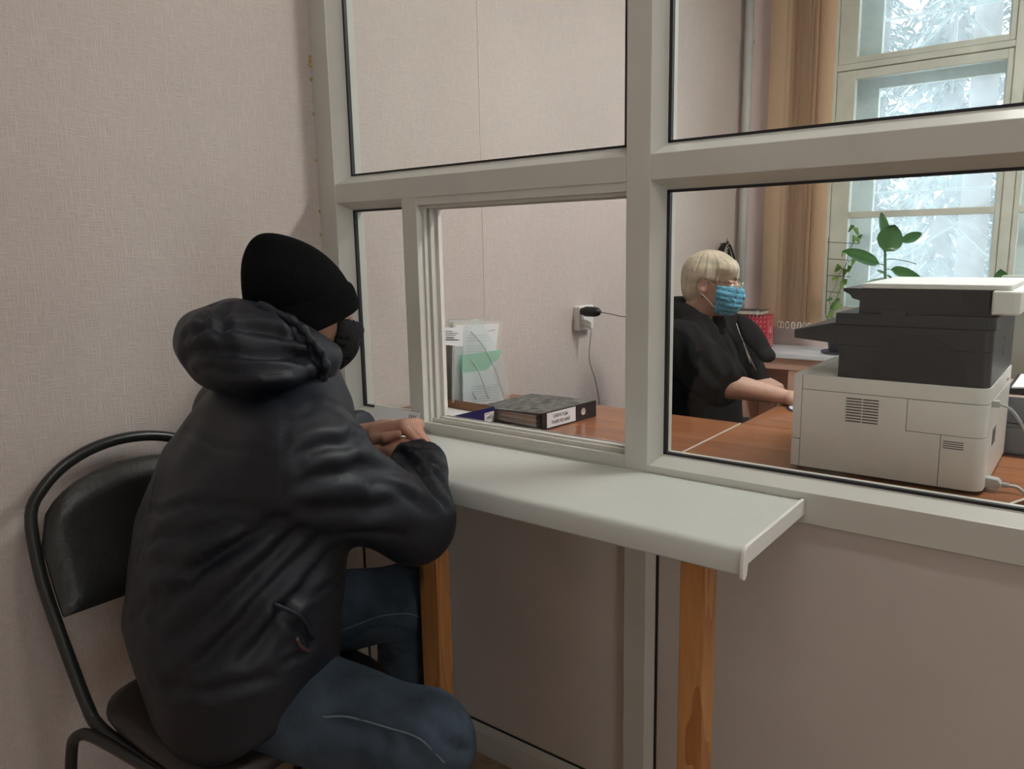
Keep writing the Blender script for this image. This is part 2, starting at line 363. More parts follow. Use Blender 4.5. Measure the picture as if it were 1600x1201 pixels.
tag(fm.build('sealant_foam', M['foam'], PT, smooth=True), kind='stuff')

# ------------------------------------------------------------ counter shelf on two pine legs
SH = root('counter_shelf', (-1.04, 1.2, 0), 'white laminate counter shelf on two pine legs below the glass hatch', 'shelf')
prof = [(F-.001, .82), (1.082, .82), (1.076, .8185), (1.071, .815), (1.068, .809), (1.066, .79), (1.066, .781), (1.069, .778), (1.077, .778), (1.080, .782), (1.080, .798), (F-.001, .798)]
MB().prism(prof, 'x', -1.675, -.4065).build('board', M['shelf'], SH, smooth='auto')
cp = [(F-.002, .8235), (1.083, .8235), (1.073, .821), (1.066, .815), (1.0625, .805), (1.0615, .785), (1.063, .776), (1.068, .772), (1.075, .7725), (1.0795, .778), (1.083, .794), (F-.002, .7945)]
tag(MB().prism(cp, 'x', -.4065, -.4005).build('end_cap', M['white_plastic'], SH, smooth='auto', bevel=.001), 'white moulded plastic end cap')
for x0, x1, y0, y1 in ((-.512, -.469, 1.085, 1.131), (-1.107, -1.056, 1.09, 1.13)):
    MB().box(x0, x1, y0, y1, 0, .798).build('leg', M['pine'], SH, bevel=.002)
# paper leaning on the frame behind the hands
ps = MB().hexa([(-1.50, 1.318, .8205), (-1.335, 1.318, .8205), (-1.335, 1.319, .8205), (-1.50, 1.319, .8205), (-1.50, 1.344, .872), (-1.335, 1.344, .868), (-1.335, 1.345, .868), (-1.50, 1.345, .872)])
pr_ = root('paper_slip', (-1.41, 1.32, .8205), 'small white paper slip leaning on the partition frame behind the clasped hands', 'paper')
ps.build('slip', M['paper'], pr_)
for k in range(4):
    x = -1.365+.007*k
    MB().hexa([(x, 1.3262, .838), (x+.003, 1.3262, .838), (x+.003, 1.3266, .838), (x, 1.3266, .838), (x-.004, 1.3372, .862), (x-.001, 1.3372, .862), (x-.001, 1.3376, .862), (x-.004, 1.3376, .862)]).build('printed_mark', M['grey_tray'], pr_)

# ------------------------------------------------------------ windows
def window(name, x0, x1, z0, z1, yin, cols, rows, label, tr=None):
    w = root(name, ((x0+x1)/2, yin, z0), label, kind='structure')
    P = M['winpaint']
    ya, yb = yin, yin+.045; yo, yp = yin+.17, yin+.21
    MB().box(x0, x1, ya-.01, yp+.03, z0, z0+.05).build('window_frame', P, w, bevel=.004)
    MB().box(x0, x1, ya, yp+.03, z1-.05, z1).build('window_frame', P, w, bevel=.004)
    MB().box(x0, x0+.04, ya, yp+.03, z0+.05, z1-.05).build('window_frame', P, w, bevel=.004)
    MB().box(x1-.04, x1, ya, yp+.03, z0+.05, z1-.05).build('window_frame', P, w, bevel=.004)
    cx = .5*(cols[0][1]+cols[1][0])
    MB().box(cx-.022, cx+.022, ya-.012, yp, z0+.05, z1-.05).build('mullion', P, w, bevel=.004)
    if tr: MB().box(x0+.04, x1-.04, ya-.006, yp, tr[0]+.045, tr[1]-.03).build('transom', P, w, bevel=.004)
    for ci, (c0, c1) in enumerate(cols):
        s0 = x0+.042 if ci == 0 else cx+.024; s1 = cx-.024 if ci == 0 else x1-.042
        groups = [rows] if not tr else [[r for r in rows if r[1] <= tr[0]+.01], [r for r in rows if r[0] >= tr[1]-.01]]
        for g in groups:
            if not g: continue
            za = z0+.052 if g[0] is rows[0] else tr[1]-.028; zb = z1-.052 if g[-1] is rows[-1] else tr[0]+.043
            sh = MB().box(s0, c0, ya+.002, yb, za, zb); sh.box(c1, s1, ya+.002, yb, za, zb)
            zs = [za] + [v for r in g for v in r] + [zb]
            for k in range(0, len(zs), 2): sh.box(c0, c1, ya+.003, yb-.001, zs[k], zs[k+1])
            so = sh.build('sash', P, w, bevel=.003)
            for r in g: MB().box(c0-.004, c1+.004, ya+.022, ya+.026, r[0]-.004, r[1]+.004).build('pane', M['winglass'], so)
            # outer leaf
            i0, i1 = c0+.072, c1-.025; oz0, oz1 = g[0][0]+.03, g[-1][1]-.03
            oh = MB().box(s0, i0, yo, yp, za, zb).box(i1, s1, yo, yp, za, zb).box(i0, i1, yo, yp, za, oz0).box(i0, i1, yo, yp, oz1, zb)
            oo = oh.build('outer_sash', P, w, bevel=.003)
            MB().box(i0-.004, i1+.004, yo+.02, yo+.024, oz0-.004, oz1+.004).build('pane', M['winglass'], oo)
    return w
window('window_1', W1[0], W1[1], W1[2], W1[3], 4.25, [(-1.12, -.48), (-.385, .25)], [(.93, 1.376), (1.409, 2.05), (2.155, 2.72)], 'old white painted double window with divided panes', (2.05, 2.155))
window('window_2', W2[0], W2[1], W2[2], W2[3], 4.25, [(1.29, 1.9), (2.0, 2.61)], [(.93, 1.376), (1.409, 2.05), (2.155, 2.72)], 'white painted double window further along the far wall', (2.05, 2.155))
w3 = root('window_3', (XR, W3[0], W3[2]), 'white window in the right wall', kind='structure')
for b in ((W3[0], W3[0]+.06, W3[2], W3[3]), (W3[1]-.06, W3[1], W3[2], W3[3]), (W3[0]+.06, W3[1]-.06, W3[2], W3[2]+.06), (W3[0]+.06, W3[1]-.06, W3[3]-.06, W3[3])):
    MB().box(XR+.12, XR+.18, b[0], b[1], b[2], b[3]).build('window_frame', M['upvc'], w3, bevel=.004)
MB().box(XR+.15, XR+.155, W3[0]+.057, W3[1]-.057, W3[2]+.057, W3[3]-.057).build('pane', M['glass'], w3)
# sunburst security bars outside
gr = root('window_grille', (-.45, 4.56, .9), 'pale metal sunburst bars outside the far window', 'window bars')
def bar(p, q, r=.007): MB().tube([p, q], r, 6).build('bar', M['bars'], gr, smooth=True)
YG = 4.58
for u, v in ((1432, 298), (1497, 12)):
    c = aty(u, v, YG)
    for a in (90, 45, 135, 0, 180, 225, 270, 315):
        L_ = .52 if a % 90 else .40
        bar(c, c+np.array([math.cos(math.radians(a)), 0, math.sin(math.radians(a))])*L_)
c = aty(1500, 345, YG)
for a in (215, 325, 20): bar(c, c+np.array([math.cos(math.radians(a)), 0, math.sin(math.radians(a))])*.5)
for z in (.9, 2.7): bar((-1.2, YG, z), (.33, YG, z), .008)
for x in (-1.19, -.43, .32): bar((x, YG, .86), (x, YG, 2.8), .008)

# ------------------------------------------------------------ outdoors
tag(MB().box(-40, 40, YB+.45, 70, -1.3, -1.2).build('ground', M['snow']), 'snow covered yard outside', kind='structure')
def conifer(x, y, h, label, rad=1.5, trunk=.16, z0=-1.25, low=.12):
    t = root('conifer_tree', (x, y, z0), label, 'tree', 'trees outside the window')
    MB().tube([(x, y, z0), (x+.05, y, z0+h*.5), (x, y, z0+h)], [trunk, trunk*.7, .03], 9).build('trunk', M['bark'], t, smooth=True)
    fo = MB(); sn = MB(); nb = int(h*24)
    for i in range(nb):
        f = low+(1-low)*i/nb; z = z0+h*f; L_ = rad*(1.05-f)*random.uniform(.7, 1.15); a = random.uniform(0, 6.283)
        dx, dy = math.cos(a), math.sin(a)
        for k in range(30):
            s = (k+random.random())/30; px = x+dx*L_*s; py = y+dy*L_*s; pz = z-.35*L_*s*s+random.uniform(-.05, .03)
            w = .05+.06*random.random(); l = .15; an = a+random.uniform(-1.0, 1.0); ex, ey = math.cos(an)*l, math.sin(an)*l; wx, wy = -math.sin(an)*w*.5, math.cos(an)*w*.5
            tip = pz-random.uniform(.03, .2)
            mb = sn if random.random() < .16 else fo
            mb.add([(px-wx, py-wy, pz), (px+wx, py+wy, pz-.02), (px+ex, py+ey, tip)], [(0, 1, 2)])
    tag(fo.build('foliage', M['needles'], t), kind='stuff'); tag(sn.build('snow_cover', M['snow'], t), kind='stuff')
for a in ((-3.3, 9.6, 8.5, 'nearest dark conifer outside, behind the climbing vine', .95), (-1.75, 10.6, 9, 'conifer outside behind the ficus leaves', .95), (.25, 9.6, 8, 'conifer outside, right of the window centre post', .9), (-4.9, 13.5, 12, 'tall conifer outside, furthest left behind the upper panes', 1.4), (-2.3, 13.9, 12.5, 'tall conifer outside in the second row, centred in the window', 1.4), (.45, 13.6, 12, 'tall snowy conifer outside in the second row, furthest right', 1.4)): conifer(*a)
for i_, x in enumerate((-9.6, -7.0, -4.4, -1.8, .8)): conifer(x, 18.5, 13.5, ('far conifer of the back row outside, first from the left', 'far conifer of the back row outside, second from the left', 'far conifer of the back row outside, third from the left', 'far conifer of the back row outside, fourth from the left', 'far conifer of the back row outside, rightmost')[i_], 1.0)
tk = root('bare_tree', (-1.06, 7.9, -1.25), 'thick grey tree trunk outside the lower right pane', 'tree')
MB().tube([(-1.06, 7.9, -1.25), (-1.04, 7.9, 2), (-1.1, 7.95, 6.5)], [.13, .11, .08], 10).build('trunk', M['bark'], tk, smooth=True)
for k in range(9):
    a = random.uniform(0, 6.28); z = 1.4+k*.45; MB().tube([(-1.05, 7.9, z), (-1.05+.4*math.cos(a), 7.9+.4*math.sin(a), z+.3), (-1.05+.7*math.cos(a), 7.9+.7*math.sin(a), z+.4)], [.04, .025, .008], 6).build('branch', M['bark'], tk, smooth=True)
hs = root('far_house', (-3, 26, -1.25), 'pale low house beyond the trees outside', 'house')
MB().box(-12, 6, 26, 32, -1.25, 2.2).build('wall', M['brick'], hs); MB().prism([(25.4, 2.2), (32.6, 2.2), (29, 4.4)], 'x', -12.5, 6.5).build('roof', M['snow'], hs)
for x in (-9, -6, -3, 0, 3): MB().box(x, x+1.1, 25.97, 26.01, -.2, 1.3).build('window', M['grey_tray'], hs)

# ------------------------------------------------------------ pipe, blind, table by the window
pp = root('heating_pipe', (-1.63, 4.14, 0), 'pale painted heating pipe in the corner by the blind', 'pipe')
MB().tube([(-1.628, 4.14, 0), (-1.628, 4.14, ZC)], .023, 14).build('riser', M['pipe'], pp, smooth=True)
for z in (.6, 2.3): MB().tube([(-1.628, 4.14, z), (-1.628, 4.205, z)], .008, 8).build('bracket', M['pipe'], pp, smooth=True)
BL = root('vertical_blind', (-1.33, 4.10, .8), 'orange fabric vertical blind drawn aside at the far window', 'blind')
MB().box(-1.52, .4, 4.085, 4.125, 2.80, 2.84).build('head_rail', M['white_plastic'], BL, bevel=.003)
for bx0 in (-1.45, .2): MB().box(bx0, bx0+.05, 4.126, 4.2, 2.805, 2.835).build('bracket', M['white_plastic'], BL)
BX = [-1.462, -1.430, -1.402, -1.385, -1.370, -1.356, -1.341, -1.327, -1.311, -1.294, -1.268, -1.226]; BA = [14, 24, 44, 30, 50, 32, 48, 28, 46, 34, 40, 6]
chains = []
for i, (x, a) in enumerate(zip(BX, BA)):
    c, s = math.cos(math.radians(a)), math.sin(math.radians(a)); h = .0445; n = 6; mb = MB()
    pf = []
    for k in range(n+1):
        t = -1+2*k/n; b = .004*(1-t*t); pf.append((x+c*h*t-s*b, 4.105-s*h*t-c*b))
    th = .0007; poly = pf+[(p[0]+s*th, p[1]+c*th) for p in pf[::-1]]
    mb.prism(poly, 'z', .825, 2.80); mb.build('slat', M['blind'], BL, smooth='auto')
    chains.append((x+c*h, 4.105-s*h)); 
for i, (x, y) in enumerate(chains[1:]):
    pts = [(x+.016*math.cos(t)*.45, y-.008+.004*math.cos(t), .838+.017*math.sin(t)) for t in np.linspace(0, 2*math.pi, 14)[:-1]]
    MB().tube(pts, .0017, 6, closed=True).build('bottom_chain', M['white_plastic'], BL, smooth=True)
TB = root('side_table', (-1.1, 4.0, 0), 'pale topped low table with pink-beige legs under the far window', 'table')
MB().box(-1.60, -.35, 3.845, 4.185, .695, .72).build('table_top', M['tabletop'], TB, bevel=.003)
MB().box(-1.585, -.37, 3.865, 3.885, .635, .695).build('apron', M['tableleg'], TB, bevel=.002)
for x in (-1.58, -1.265, -.44): MB().box(x, x+.065, 3.87, 4.17, 0, .635).build('leg', M['tableleg'], TB, bevel=.002)
MB().box(-1.51, -.44, 4.15, 4.168, .08, .695).build('back_board', M['tableleg'], TB)
# gift box and notebook
GB = root('gift_box', (-1.46, 4.03, .72), 'red gift box with pale printed pattern on the table behind the woman', 'box')
gx0, gx1, gy0, gy1, gz0, gz1 = -1.56, -1.412, 3.95, 4.055, .72, .895
MB().box(gx0, gx1, gy0, gy1, gz0, gz1).build('carton', M['red'], GB, bevel=.002)
pt = MB()
for i in range(7):
    for j in range(7):
        x = gx0+.012+i*.02; z = gz0+.012+j*.024
        q = [(x, gy0-.0006, z), (x+.010, gy0-.0006, z+.014), (x+.013, gy0-.0006, z+.008), (x+.004, gy0-.0006, z+.004), (x+.008, gy0-.0006, z+.018)]
        pt.tube(q, .0009, 4)
pt.build('printed_script', M['pinkprint'], GB)
pt = MB()
def sq(y0, y1, z0, z1): pt.tube([(gx1+.0005, y0, z0), (gx1+.0005, y1, z0), (gx1+.0005, y1, z1), (gx1+.0005, y0, z1)], .0012, 4, closed=True)
sq(gy0+.03, gy1-.02, gz0+.06, gz1-.035)
for z in (.735, .75, .765, .868, .882): pt.tube([(gx1+.0005, gy0+.01, z), (gx1+.0005, gy1-.008, z)], .0009, 4)
for y in np.linspace(gy0+.012, gy1-.01, 7): pt.tube([(gx1+.0005, y, .725), (gx1+.0005, y, .77)], .0008, 4)
pt.tube([(gx1+.0005, gy0+.055, .80), (gx1+.0005, gy0+.062, .832), (gx1+.0005, gy0+.068, .80)], .0022, 4)
pt.build('printed_panel', M['pinkprint'], GB)
NB = root('notebook', (-1.47, 4.02, .8955), 'black notebook lying on the red gift box', 'notebook')
MB().box(-1.575, -1.435, 3.94, 4.05, .8955, .8985).box(-1.575, -1.435, 3.94, 4.05, .9165, .9195).box(-1.575, -1.571, 3.94, 4.05, .8985, .9165).build('cover', M['black_plastic'], NB, bevel=.0008)
MB().box(-1.571, -1.438, 3.943, 4.047, .8985, .9165).build('page_block', M['paper2'], NB)
MB().box(-1.46, -1.455, 3.9395, 4.0505, .8953, .9198).build('elastic_band', M['white_plastic'], NB)

# ------------------------------------------------------------ plants
def leaf_mesh(base, tip, width, nrm, droop=.12, cupv=.12, ns=10, shape='oval'):
    b = Vector(base); t = Vector(tip); ax = t-b; L_ = ax.length; ax.normalize(); n = Vector(nrm); n = (n-ax*n.dot(ax)).normalized(); s = ax.cross(n); mb = MB(); rows = []
    for i in range(ns+1):
        f = i/ns
        w = width*.5*(math.sin(math.pi*min(1, f**.85))**.62 if shape == 'oval' else (1-f)**.6*min(1, (f+.06)*6)**.5*1.0)
        c = b+ax*(L_*f)+n*(-droop*L_*f*f+droop*.3*L_*f); row = []
        for k in range(-2, 3):
            g = k/2; row.append(c+s*(w*g)+n*(cupv*width*abs(g)**1.5))
        rows.append(row)
    vs = [p for r in rows for p in r]; top = [p+n*.0006 for p in vs]; off = len(vs); fs = []
    for i in range(ns):
        for k in range(4):
            a = i*5+k; q = (a, a+1, a+6, a+5); fs.append(tuple(off+j for j in q)); fs.append(q[::-1])
    mb.add(vs+top, fs); return mb
def pot(name, x, y, z, r, h, m, parent):
    MB().lathe([(r*.7, 0), (r*.75, .005), (r*.95, h*.85), (r, h*.86), (r, h), (r*.9, h), (r*.88, h*.9)], (x, y, z), 20).build(name, m, parent, smooth='auto')
toward = -RGT*0 - FWD
FI = root('rubber_plant', (-.874, 4.0, .72), 'potted rubber plant with large dark green leaves in front of the window', 'plant')
pot('pot', -.874, 4.0, .72, .075, .15, M['pot'], FI); MB().lathe([(.064, 0), (.05, .004)], (-.874, 4.0, .845), 16).build('soil', M['soil'], FI)
D0 = float(np.dot(np.array([-.874, 4.0, 1.1])-CAM, FWD))
stem = bez([(-.874, 4.0, .845), at(1382, 470, D0), at(1383, 430, D0), at(1383, 392, D0)], 5)
MB().tube(stem, [.006]*(len(stem)-1)+[.004], 8).build('stem', M['stem'], FI, smooth=True)
for (bu, bv, tu, tv, w, off, mt, tilt) in ((1382, 372, 1378, 331, 19, .02, 'leaf', (.3, .1)), (1381, 393, 1398, 351, 41, -.03, 'leaf', (.15, .1)), (1408, 379, 1441, 363, 17, .03, 'leaf', (.2, .2)), (1372, 413, 1319, 390, 25, -.02, 'leaf', (.1, .12)),
        (1391, 421, 1446, 440, 23, -.02, 'leaf', (.1, .12)), (1389, 405, 1433, 409, 9, .06, 'leaf_pale', (.1, .9)), (1381, 428, 1370, 421, 7, .03, 'leaf_pale', (.1, .3)), (1385, 430, 1400, 440, 8, .0, 'leaf', (.1, .5)), (1384, 436, 1352, 441, 9, -.03, 'leaf_pale', (.1, .6))):
    a = at(bu, bv, D0+off*.4); b_ = at(tu, tv, D0+off); nn = -FWD*(1-tilt[1])+np.array([0, 0, 1])*(tilt[1]+.25)+RGT*tilt[0]
    lf = leaf_mesh(a, b_, w*D0/CAM_F, nn).build('leaf', M[mt], FI, smooth=True)
    st = min(range(len(stem)), key=lambda i: np.linalg.norm(np.array(stem[i])-a-np.array([0, 0, -.01])))
    MB().tube([stem[st], (np.array(stem[st])+a)/2+np.array([0, 0, .004]), a], .0022, 5).build('petiole', M['stem'], FI, smooth=True)
VN = root('climbing_plant', (-1.06, 3.98, .72), 'climbing vine with small light green leaves on a dark green trellis beside the blind', 'plant')
MB().lathe([(.075, 0), (.082, .012), (.078, .014), (.06, .004)], (-1.06, 3.98, .72), 20).build('saucer', M['pot_dark'], VN, smooth='auto')
pot('pot', -1.06, 3.98, .726, .06, .11, M['pot_dark'], VN); MB().lathe([(.05, 0), (.04, .003)], (-1.06, 3.98, .815), 16).build('soil', M['soil'], VN)
DV = float(np.dot(np.array([-1.06, 3.98, 1.1])-CAM, FWD))
def V(u, v, o=0): return at(u, v, DV+o)
tr = MB().tube([(-1.09, 3.98, .815), V(1290, 490), V(1293, 420), V(1295, 371)], .0022, 6)
for v, u1 in ((379, 1342), (405, 1327), (431, 1329), (456, 1315)): tr.tube([V(1292.5, v-1), V(u1, v+1.5)], .0019, 6)
tr.build('trellis', M['trellis'], VN, smooth=True)
vine = bez([(-1.055, 3.98, .815), V(1298, 488), V(1310, 460), V(1318, 432), V(1325, 400), V(1334, 378), V(1347, 366)], 6)
MB().tube(vine, .002, 6).build('stem', M['stem'], VN, smooth=True)
v2 = bez([(-1.07, 3.985, .815), V(1296, 470), V(1305, 448), V(1313, 425), V(1330, 405)], 5); MB().tube(v2, .0015, 5).build('stem', M['stem'], VN, smooth=True)
for (bu, bv, tu, tv, w, m_) in ((1333, 352, 1325, 363, 7, 'leaf'), (1336, 356, 1341, 368, 8, 'leaf_light'), (1341, 372, 1348, 366, 7, 'leaf'), (1335, 368, 1333, 382, 8, 'leaf_light'), (1338, 372, 1343, 381, 9, 'leaf_light'), (1318, 392, 1315, 402, 6, 'leaf_light'), (1334, 405, 1330, 416, 8, 'leaf_light'),
        (1312, 415, 1304, 425, 11, 'leaf_light'), (1328, 415, 1325, 426, 8, 'leaf_light'), (1321, 420, 1318, 432, 9, 'leaf_light'), (1308, 432, 1299, 438, 8, 'leaf_light'), (1319, 436, 1321, 446, 9, 'leaf_light'), (1316, 440, 1313, 452, 8, 'leaf_light'), (1300, 466, 1291, 470, 6, 'leaf'), (1310, 472, 1301, 486, 16, 'leaf_light'), (1304, 474, 1296, 484, 9, 'leaf'), (1300, 486, 1293, 498, 9, 'leaf_light'), (1312, 468, 1304, 470, 7, 'leaf')):
    a = V(bu, bv); b_ = V(tu, tv, -.01)
    leaf_mesh(a, b_, w*DV/CAM_F, -FWD+np.array([random.uniform(-.4, .4), 0, .3]), shape='heart', ns=7).build('leaf', M[m_], VN, smooth=True)
    st = min(vine+v2, key=lambda p: np.linalg.norm(np.array(p)-a)); MB().tube([st, a], .0011, 4).build('petiole', M['stem'], VN, smooth=True)
P3 = root('small_pot_plant', (-.43, 4.0, .72), 'potted plant with one rounded leaf showing above the printer', 'plant')
pot('pot', -.43, 4.0, .72, .06, .12, M['pot'], P3); MB().tube([(-.43, 4.0, .8), (-.43, 4.0, .98)], .005, 6).build('stem', M['stem'], P3, smooth=True)
D3 = float(np.dot(np.array([-.43, 4.0, 1.0])-CAM, FWD))
leaf_mesh(at(1563, 472, D3), at(1564, 420, D3), 33*D3/CAM_F, -FWD+np.array([0, 0, .3])).build('leaf', M['leaf'], P3, smooth=True)
leaf_mesh(at(1563, 468, D3), at(1590, 452, D3), 14*D3/CAM_F, np.array([0, 0, 1.])).build('leaf', M['leaf'], P3, smooth=True)

# unseen ceiling lamps added as fill for back office and visitors' side
def glow(name, col, e):
    m, nt, b = mk(name); b.inputs['Emission Color'].default_value = rgb(col); b.inputs['Emission Strength'].default_value = e; b.inputs['Base Color'].default_value = (.8, .8, .8, 1); return m
def fill_lamp(x, y, e, label):
    c = root('fill_lamp', (x, y, ZC), label, 'lamp')
    MB().box(x-.6, x+.6, y-.15, y+.15, ZC-.07, ZC-.001).build('housing', M['white_plastic'], c, bevel=.005)
    MB().box(x-.58, x+.58, y-.13, y+.13, ZC-.078, ZC-.0705).build('diffuser', glow('fill_diffuser', (1., .975, .94), e), c, bevel=.002)
fill_lamp(.3, 2.55, FILL_BACK, 'unseen long white fill lamp added on the back office ceiling'); fill_lamp(.1, .55, FILL_FRONT, 'long white ceiling lamp on the visitors\' side')
# ------------------------------------------------------------ desks
def desk(name, poly, label, legs):
    cx = sum(p[0] for p in poly)/len(poly); cy = sum(p[1] for p in poly)/len(poly)
    d = root(name, (cx, cy, 0), label, 'desk', None)
    MB().prism(poly, 'z', .728, .75).build('desk_top', M['desk'], d, bevel=.0012)
    for (x0, x1, y0, y1) in legs: MB().box(x0, x1, y0, y1, 0, .728).build('side_panel', M['desk'], d, bevel=.002)
    return d
dA = desk('office_desk', [(-1.675, B+.008), (-.834, B+.008), (-.834, 2.152), (-1.675, 2.152)], 'cherry brown desk against the left wall, holding the binder', [(-1.66, -1.642, 1.46, 2.12), (-.86, -.842, 1.46, 2.12)])
MB().box(-.8338, -.8318, B+.008, 2.152, .7275, .7506).build('edge_trim', M['deskedge'], dA)
dB = desk('office_desk', [(-.829, B+.008), (-.275, B+.008), (-.163, 1.68), (-.10, 1.84), (-.02, 2.02), (.10, 2.152), (-.829, 2.152)], 'cherry brown corner desk under the printer', [(-.82, -.802, 1.46, 2.12), (-.40, -.38, 1.46, 1.62), (-.1, -.06, 2.08, 2.12)])
MB().tube([(-.274, B+.009, .749), (-.162, 1.68, .749), (-.099, 1.84, .749), (-.019, 2.02, .749)], .0022, 6).build('edge_trim', M['deskedge'], dB)
dC = desk('office_desk', [(-.829, 2.156), (.75, 2.156), (.75, 3.05), (-.829, 3.05)], 'cherry brown desk behind the printer where the woman works', [(-.815, -.797, 2.95, 3.02), (.70, .72, 2.2, 3.0), (-.815, -.797, 2.19, 2.26)])

# ------------------------------------------------------------ printer
PR = root('office_printer', (-.374, 1.965, .75), 'off-white and charcoal multifunction office printer on the corner desk', 'printer')
X0, Y0 = -.566, 1.775
def foot(s0, s1, t1, r=.026, inset=0):
    x0, x1, y0, y1 = X0+s0+inset, X0+s1-inset, Y0+inset, Y0+t1-inset; p = [(x0, y0)]
    for k in range(7):
        a = -math.pi/2+math.pi/2*k/6; p.append((x1-r+r*math.cos(a), y0+r+r*math.sin(a)))
    return p+[(x1, y1), (x0, y1)]
PW = M['prn_white']
MB().prism(foot(0, .385, .38, inset=.0022), 'z', .756, .970).build('inner_chassis', M['prn_seam'], PR)
MB().prism(foot(.0200, .385, .38), 'z', .9385, .972).build('upper_cover', PW, PR, smooth='auto', bevel=.0012)
MB().prism(foot(.2385, .385, .075), 'z', .8695, .9375).build('access_cover', PW, PR, smooth='auto', bevel=.0008)
MB().prism(foot(.3050, .385, .075), 'z', .758, .8685).build('corner_cover', PW, PR, smooth='auto', bevel=.0008)
MB().prism([(X0+.02, .758), (X0+.304, .758), (X0+.304, .8685), (X0+.2375, .8685), (X0+.2375, .9375), (X0+.02, .9375)], 'y', Y0, Y0+.07).build('side_cover', PW, PR, bevel=.0008)
MB().box(X0+.30, X0+.3849, Y0+.0765, Y0+.38, .758, .9375).build('rear_cover', PW, PR, bevel=.0012)
MB().box(X0, X0+.019, Y0, Y0+.38, .8225, .972).build('front_door', PW, PR, bevel=.0015)
MB().box(X0, X0+.019, Y0, Y0+.38, .758, .8213).build('paper_drawer', PW, PR, bevel=.0015)
for x in (X0+.03, X0+.35):
    for y in (Y0+.04, Y0+.34): MB().lathe([(.014, 0), (.014, .008)], (x, y, .75), 12).build('rubber_foot', M['black_plastic'], PR)
vg = MB().box(X0+.1145, X0+.1845, Y0-.0012, Y0+.001, .8685, .9335).build('vent_grille', PW, PR, bevel=.0005)
for k in range(9):
    z = .8755+k*.0063
    for a, b in ((.1165, .1485), (.1505, .1825)): MB().box(X0+a, X0+b, Y0-.0016, Y0-.0008, z, z+.0026).build('vent_slot', M['prn_seam'], vg)
for k in range(4): MB().box(X0+.3095, X0+.347, Y0-.0004, Y0+.002, .842+k*.0046, .8438+k*.0046).build('vent_slot', M['prn_seam'], PR)
# charcoal upper body
PB = M['prn_black']
def footb(s0, s1, ya, yb, r=.02):
    x0, x1 = X0+s0, X0+s1; p = [(x0, ya)]
    for k in range(6):
        a = -math.pi/2+math.pi/2*k/5; p.append((x1-r+r*math.cos(a), ya+r+r*math.sin(a)))
    return p+[(x1, yb), (x0, yb)]
MB().prism(footb(.094, .383, Y0+.002, Y0+.375), 'z', .9722, 1.044).build('engine_cover', PB, PR, smooth='auto', bevel=.001)
MB().prism(footb(.086, .383, Y0+.002, Y0+.375), 'z', 1.0446, 1.0875).build('scanner_base', PB, PR, smooth='auto', bevel=.001)
MB().prism([(X0+.087, .99+.045), (X0+.094, 1.02), (X0+.094, 1.044), (X0+.087, 1.044)], 'y', Y0+.004, Y0+.37).build('scanner_lip', PB, PR)
MB().prism(footb(.084, .385, Y0+.001, Y0+.375), 'z', 1.0885, 1.1135).build('scanner_lid', PB, PR, smooth='auto', bevel=.0015)
MB().prism([(X0-.005, 1.0535), (X0-.005, 1.0725), (X0+.03, 1.0800), (X0+.086, 1.0915), (X0+.086, 1.0455)], 'y', Y0+.004, Y0+.36).build('control_panel', PB, PR, bevel=.001)
MB().tube([(X0-.004, Y0+.004, 1.073), (X0+.03, Y0+.004, 1.0805), (X0+.084, Y0+.004, 1.092)], .0012, 5).build('panel_trim', M['prn_grey'], PR)
# document feeder
MB().prism(footb(.128, .372, Y0+.012, Y0+.30, .008), 'z', 1.1137, 1.1665).build('feeder_body', PB, PR, smooth='auto', bevel=.001)
MB().prism([(X0+.094, 1.1665), (X0+.094, 1.1600), (X0+.108, 1.1530), (X0+.113, 1.1450), (X0+.13, 1.1400), (X0+.13, 1.1665)], 'y', Y0+.012, Y0+.28).build('feeder_tray', PB, PR)
MB().prism(footb(.132, .405, Y0+.010, Y0+.34, .01), 'z', 1.1667, 1.1775).build('feeder_lid', M['prn_white'], PR, smooth='auto', bevel=.002)
MB().prism(foot(.374, .422, .33, .015), 'z', 1.119, 1.1665).build('feeder_end_cap', M['prn_white'], PR, smooth='auto', bevel=.004)
MB().box(X0+.325, X0+.362, Y0+.009, Y0+.012, 1.121, 1.161).build('feeder_recess', M['prn_black2'], PR)
MB().box(X0+.175, X0+.222, Y0-.0003, Y0+.004, 1.1050, 1.1215).build('hinge_cover', PB, PR, bevel=.0008)
# glass reflection drawn as a darker charcoal arch on the side
def arch(r0, r1, ya, yb, name, m):
    cx, cz = X0+.245, .9735; n = 26; o = [(cx+r1*math.cos(math.pi*k/n), cz+r1*math.sin(math.pi*k/n)) for k in range(n+1)]
    i = [(cx+r0*math.cos(math.pi*k/n), cz+r0*math.sin(math.pi*k/n)) for k in range(n, -1, -1)] if r0 else []
    MB().prism(o+i, 'y', ya, yb).build(name, m, PR)
arch(.086, .100, Y0+.0004, Y0+.0022, 'reflection_rim', M['prn_black2']); arch(0, .0855, Y0+.0013, Y0+.0022, 'reflection_arch', M['prn_black2'])
RX = X0+.385
for y, z, w, h, m_ in ((Y0+.20, 1.045, .05, .014, 'prn_black2'), (Y0+.19, 1.018, .05, .016, 'prn_black2'), (Y0+.105, .835, .05, .035, 'prn_grey'), (Y0+.30, .945, .03, .004, 'prn_seam')):
    MB().box(RX-.004, RX+.0006 if z < .97 else RX-.0015, y, y+w, z, z+h).build('side_label', M[m_], PR)
US = root('usb_cable', (RX+.01, Y0+.05, .935), 'pale usb cable plugged high into the printer side', 'cable')
MB().box(RX-.002, RX+.014, Y0+.042, Y0+.056, .929, .942).build('plug', M['cable_grey'], US, bevel=.001)
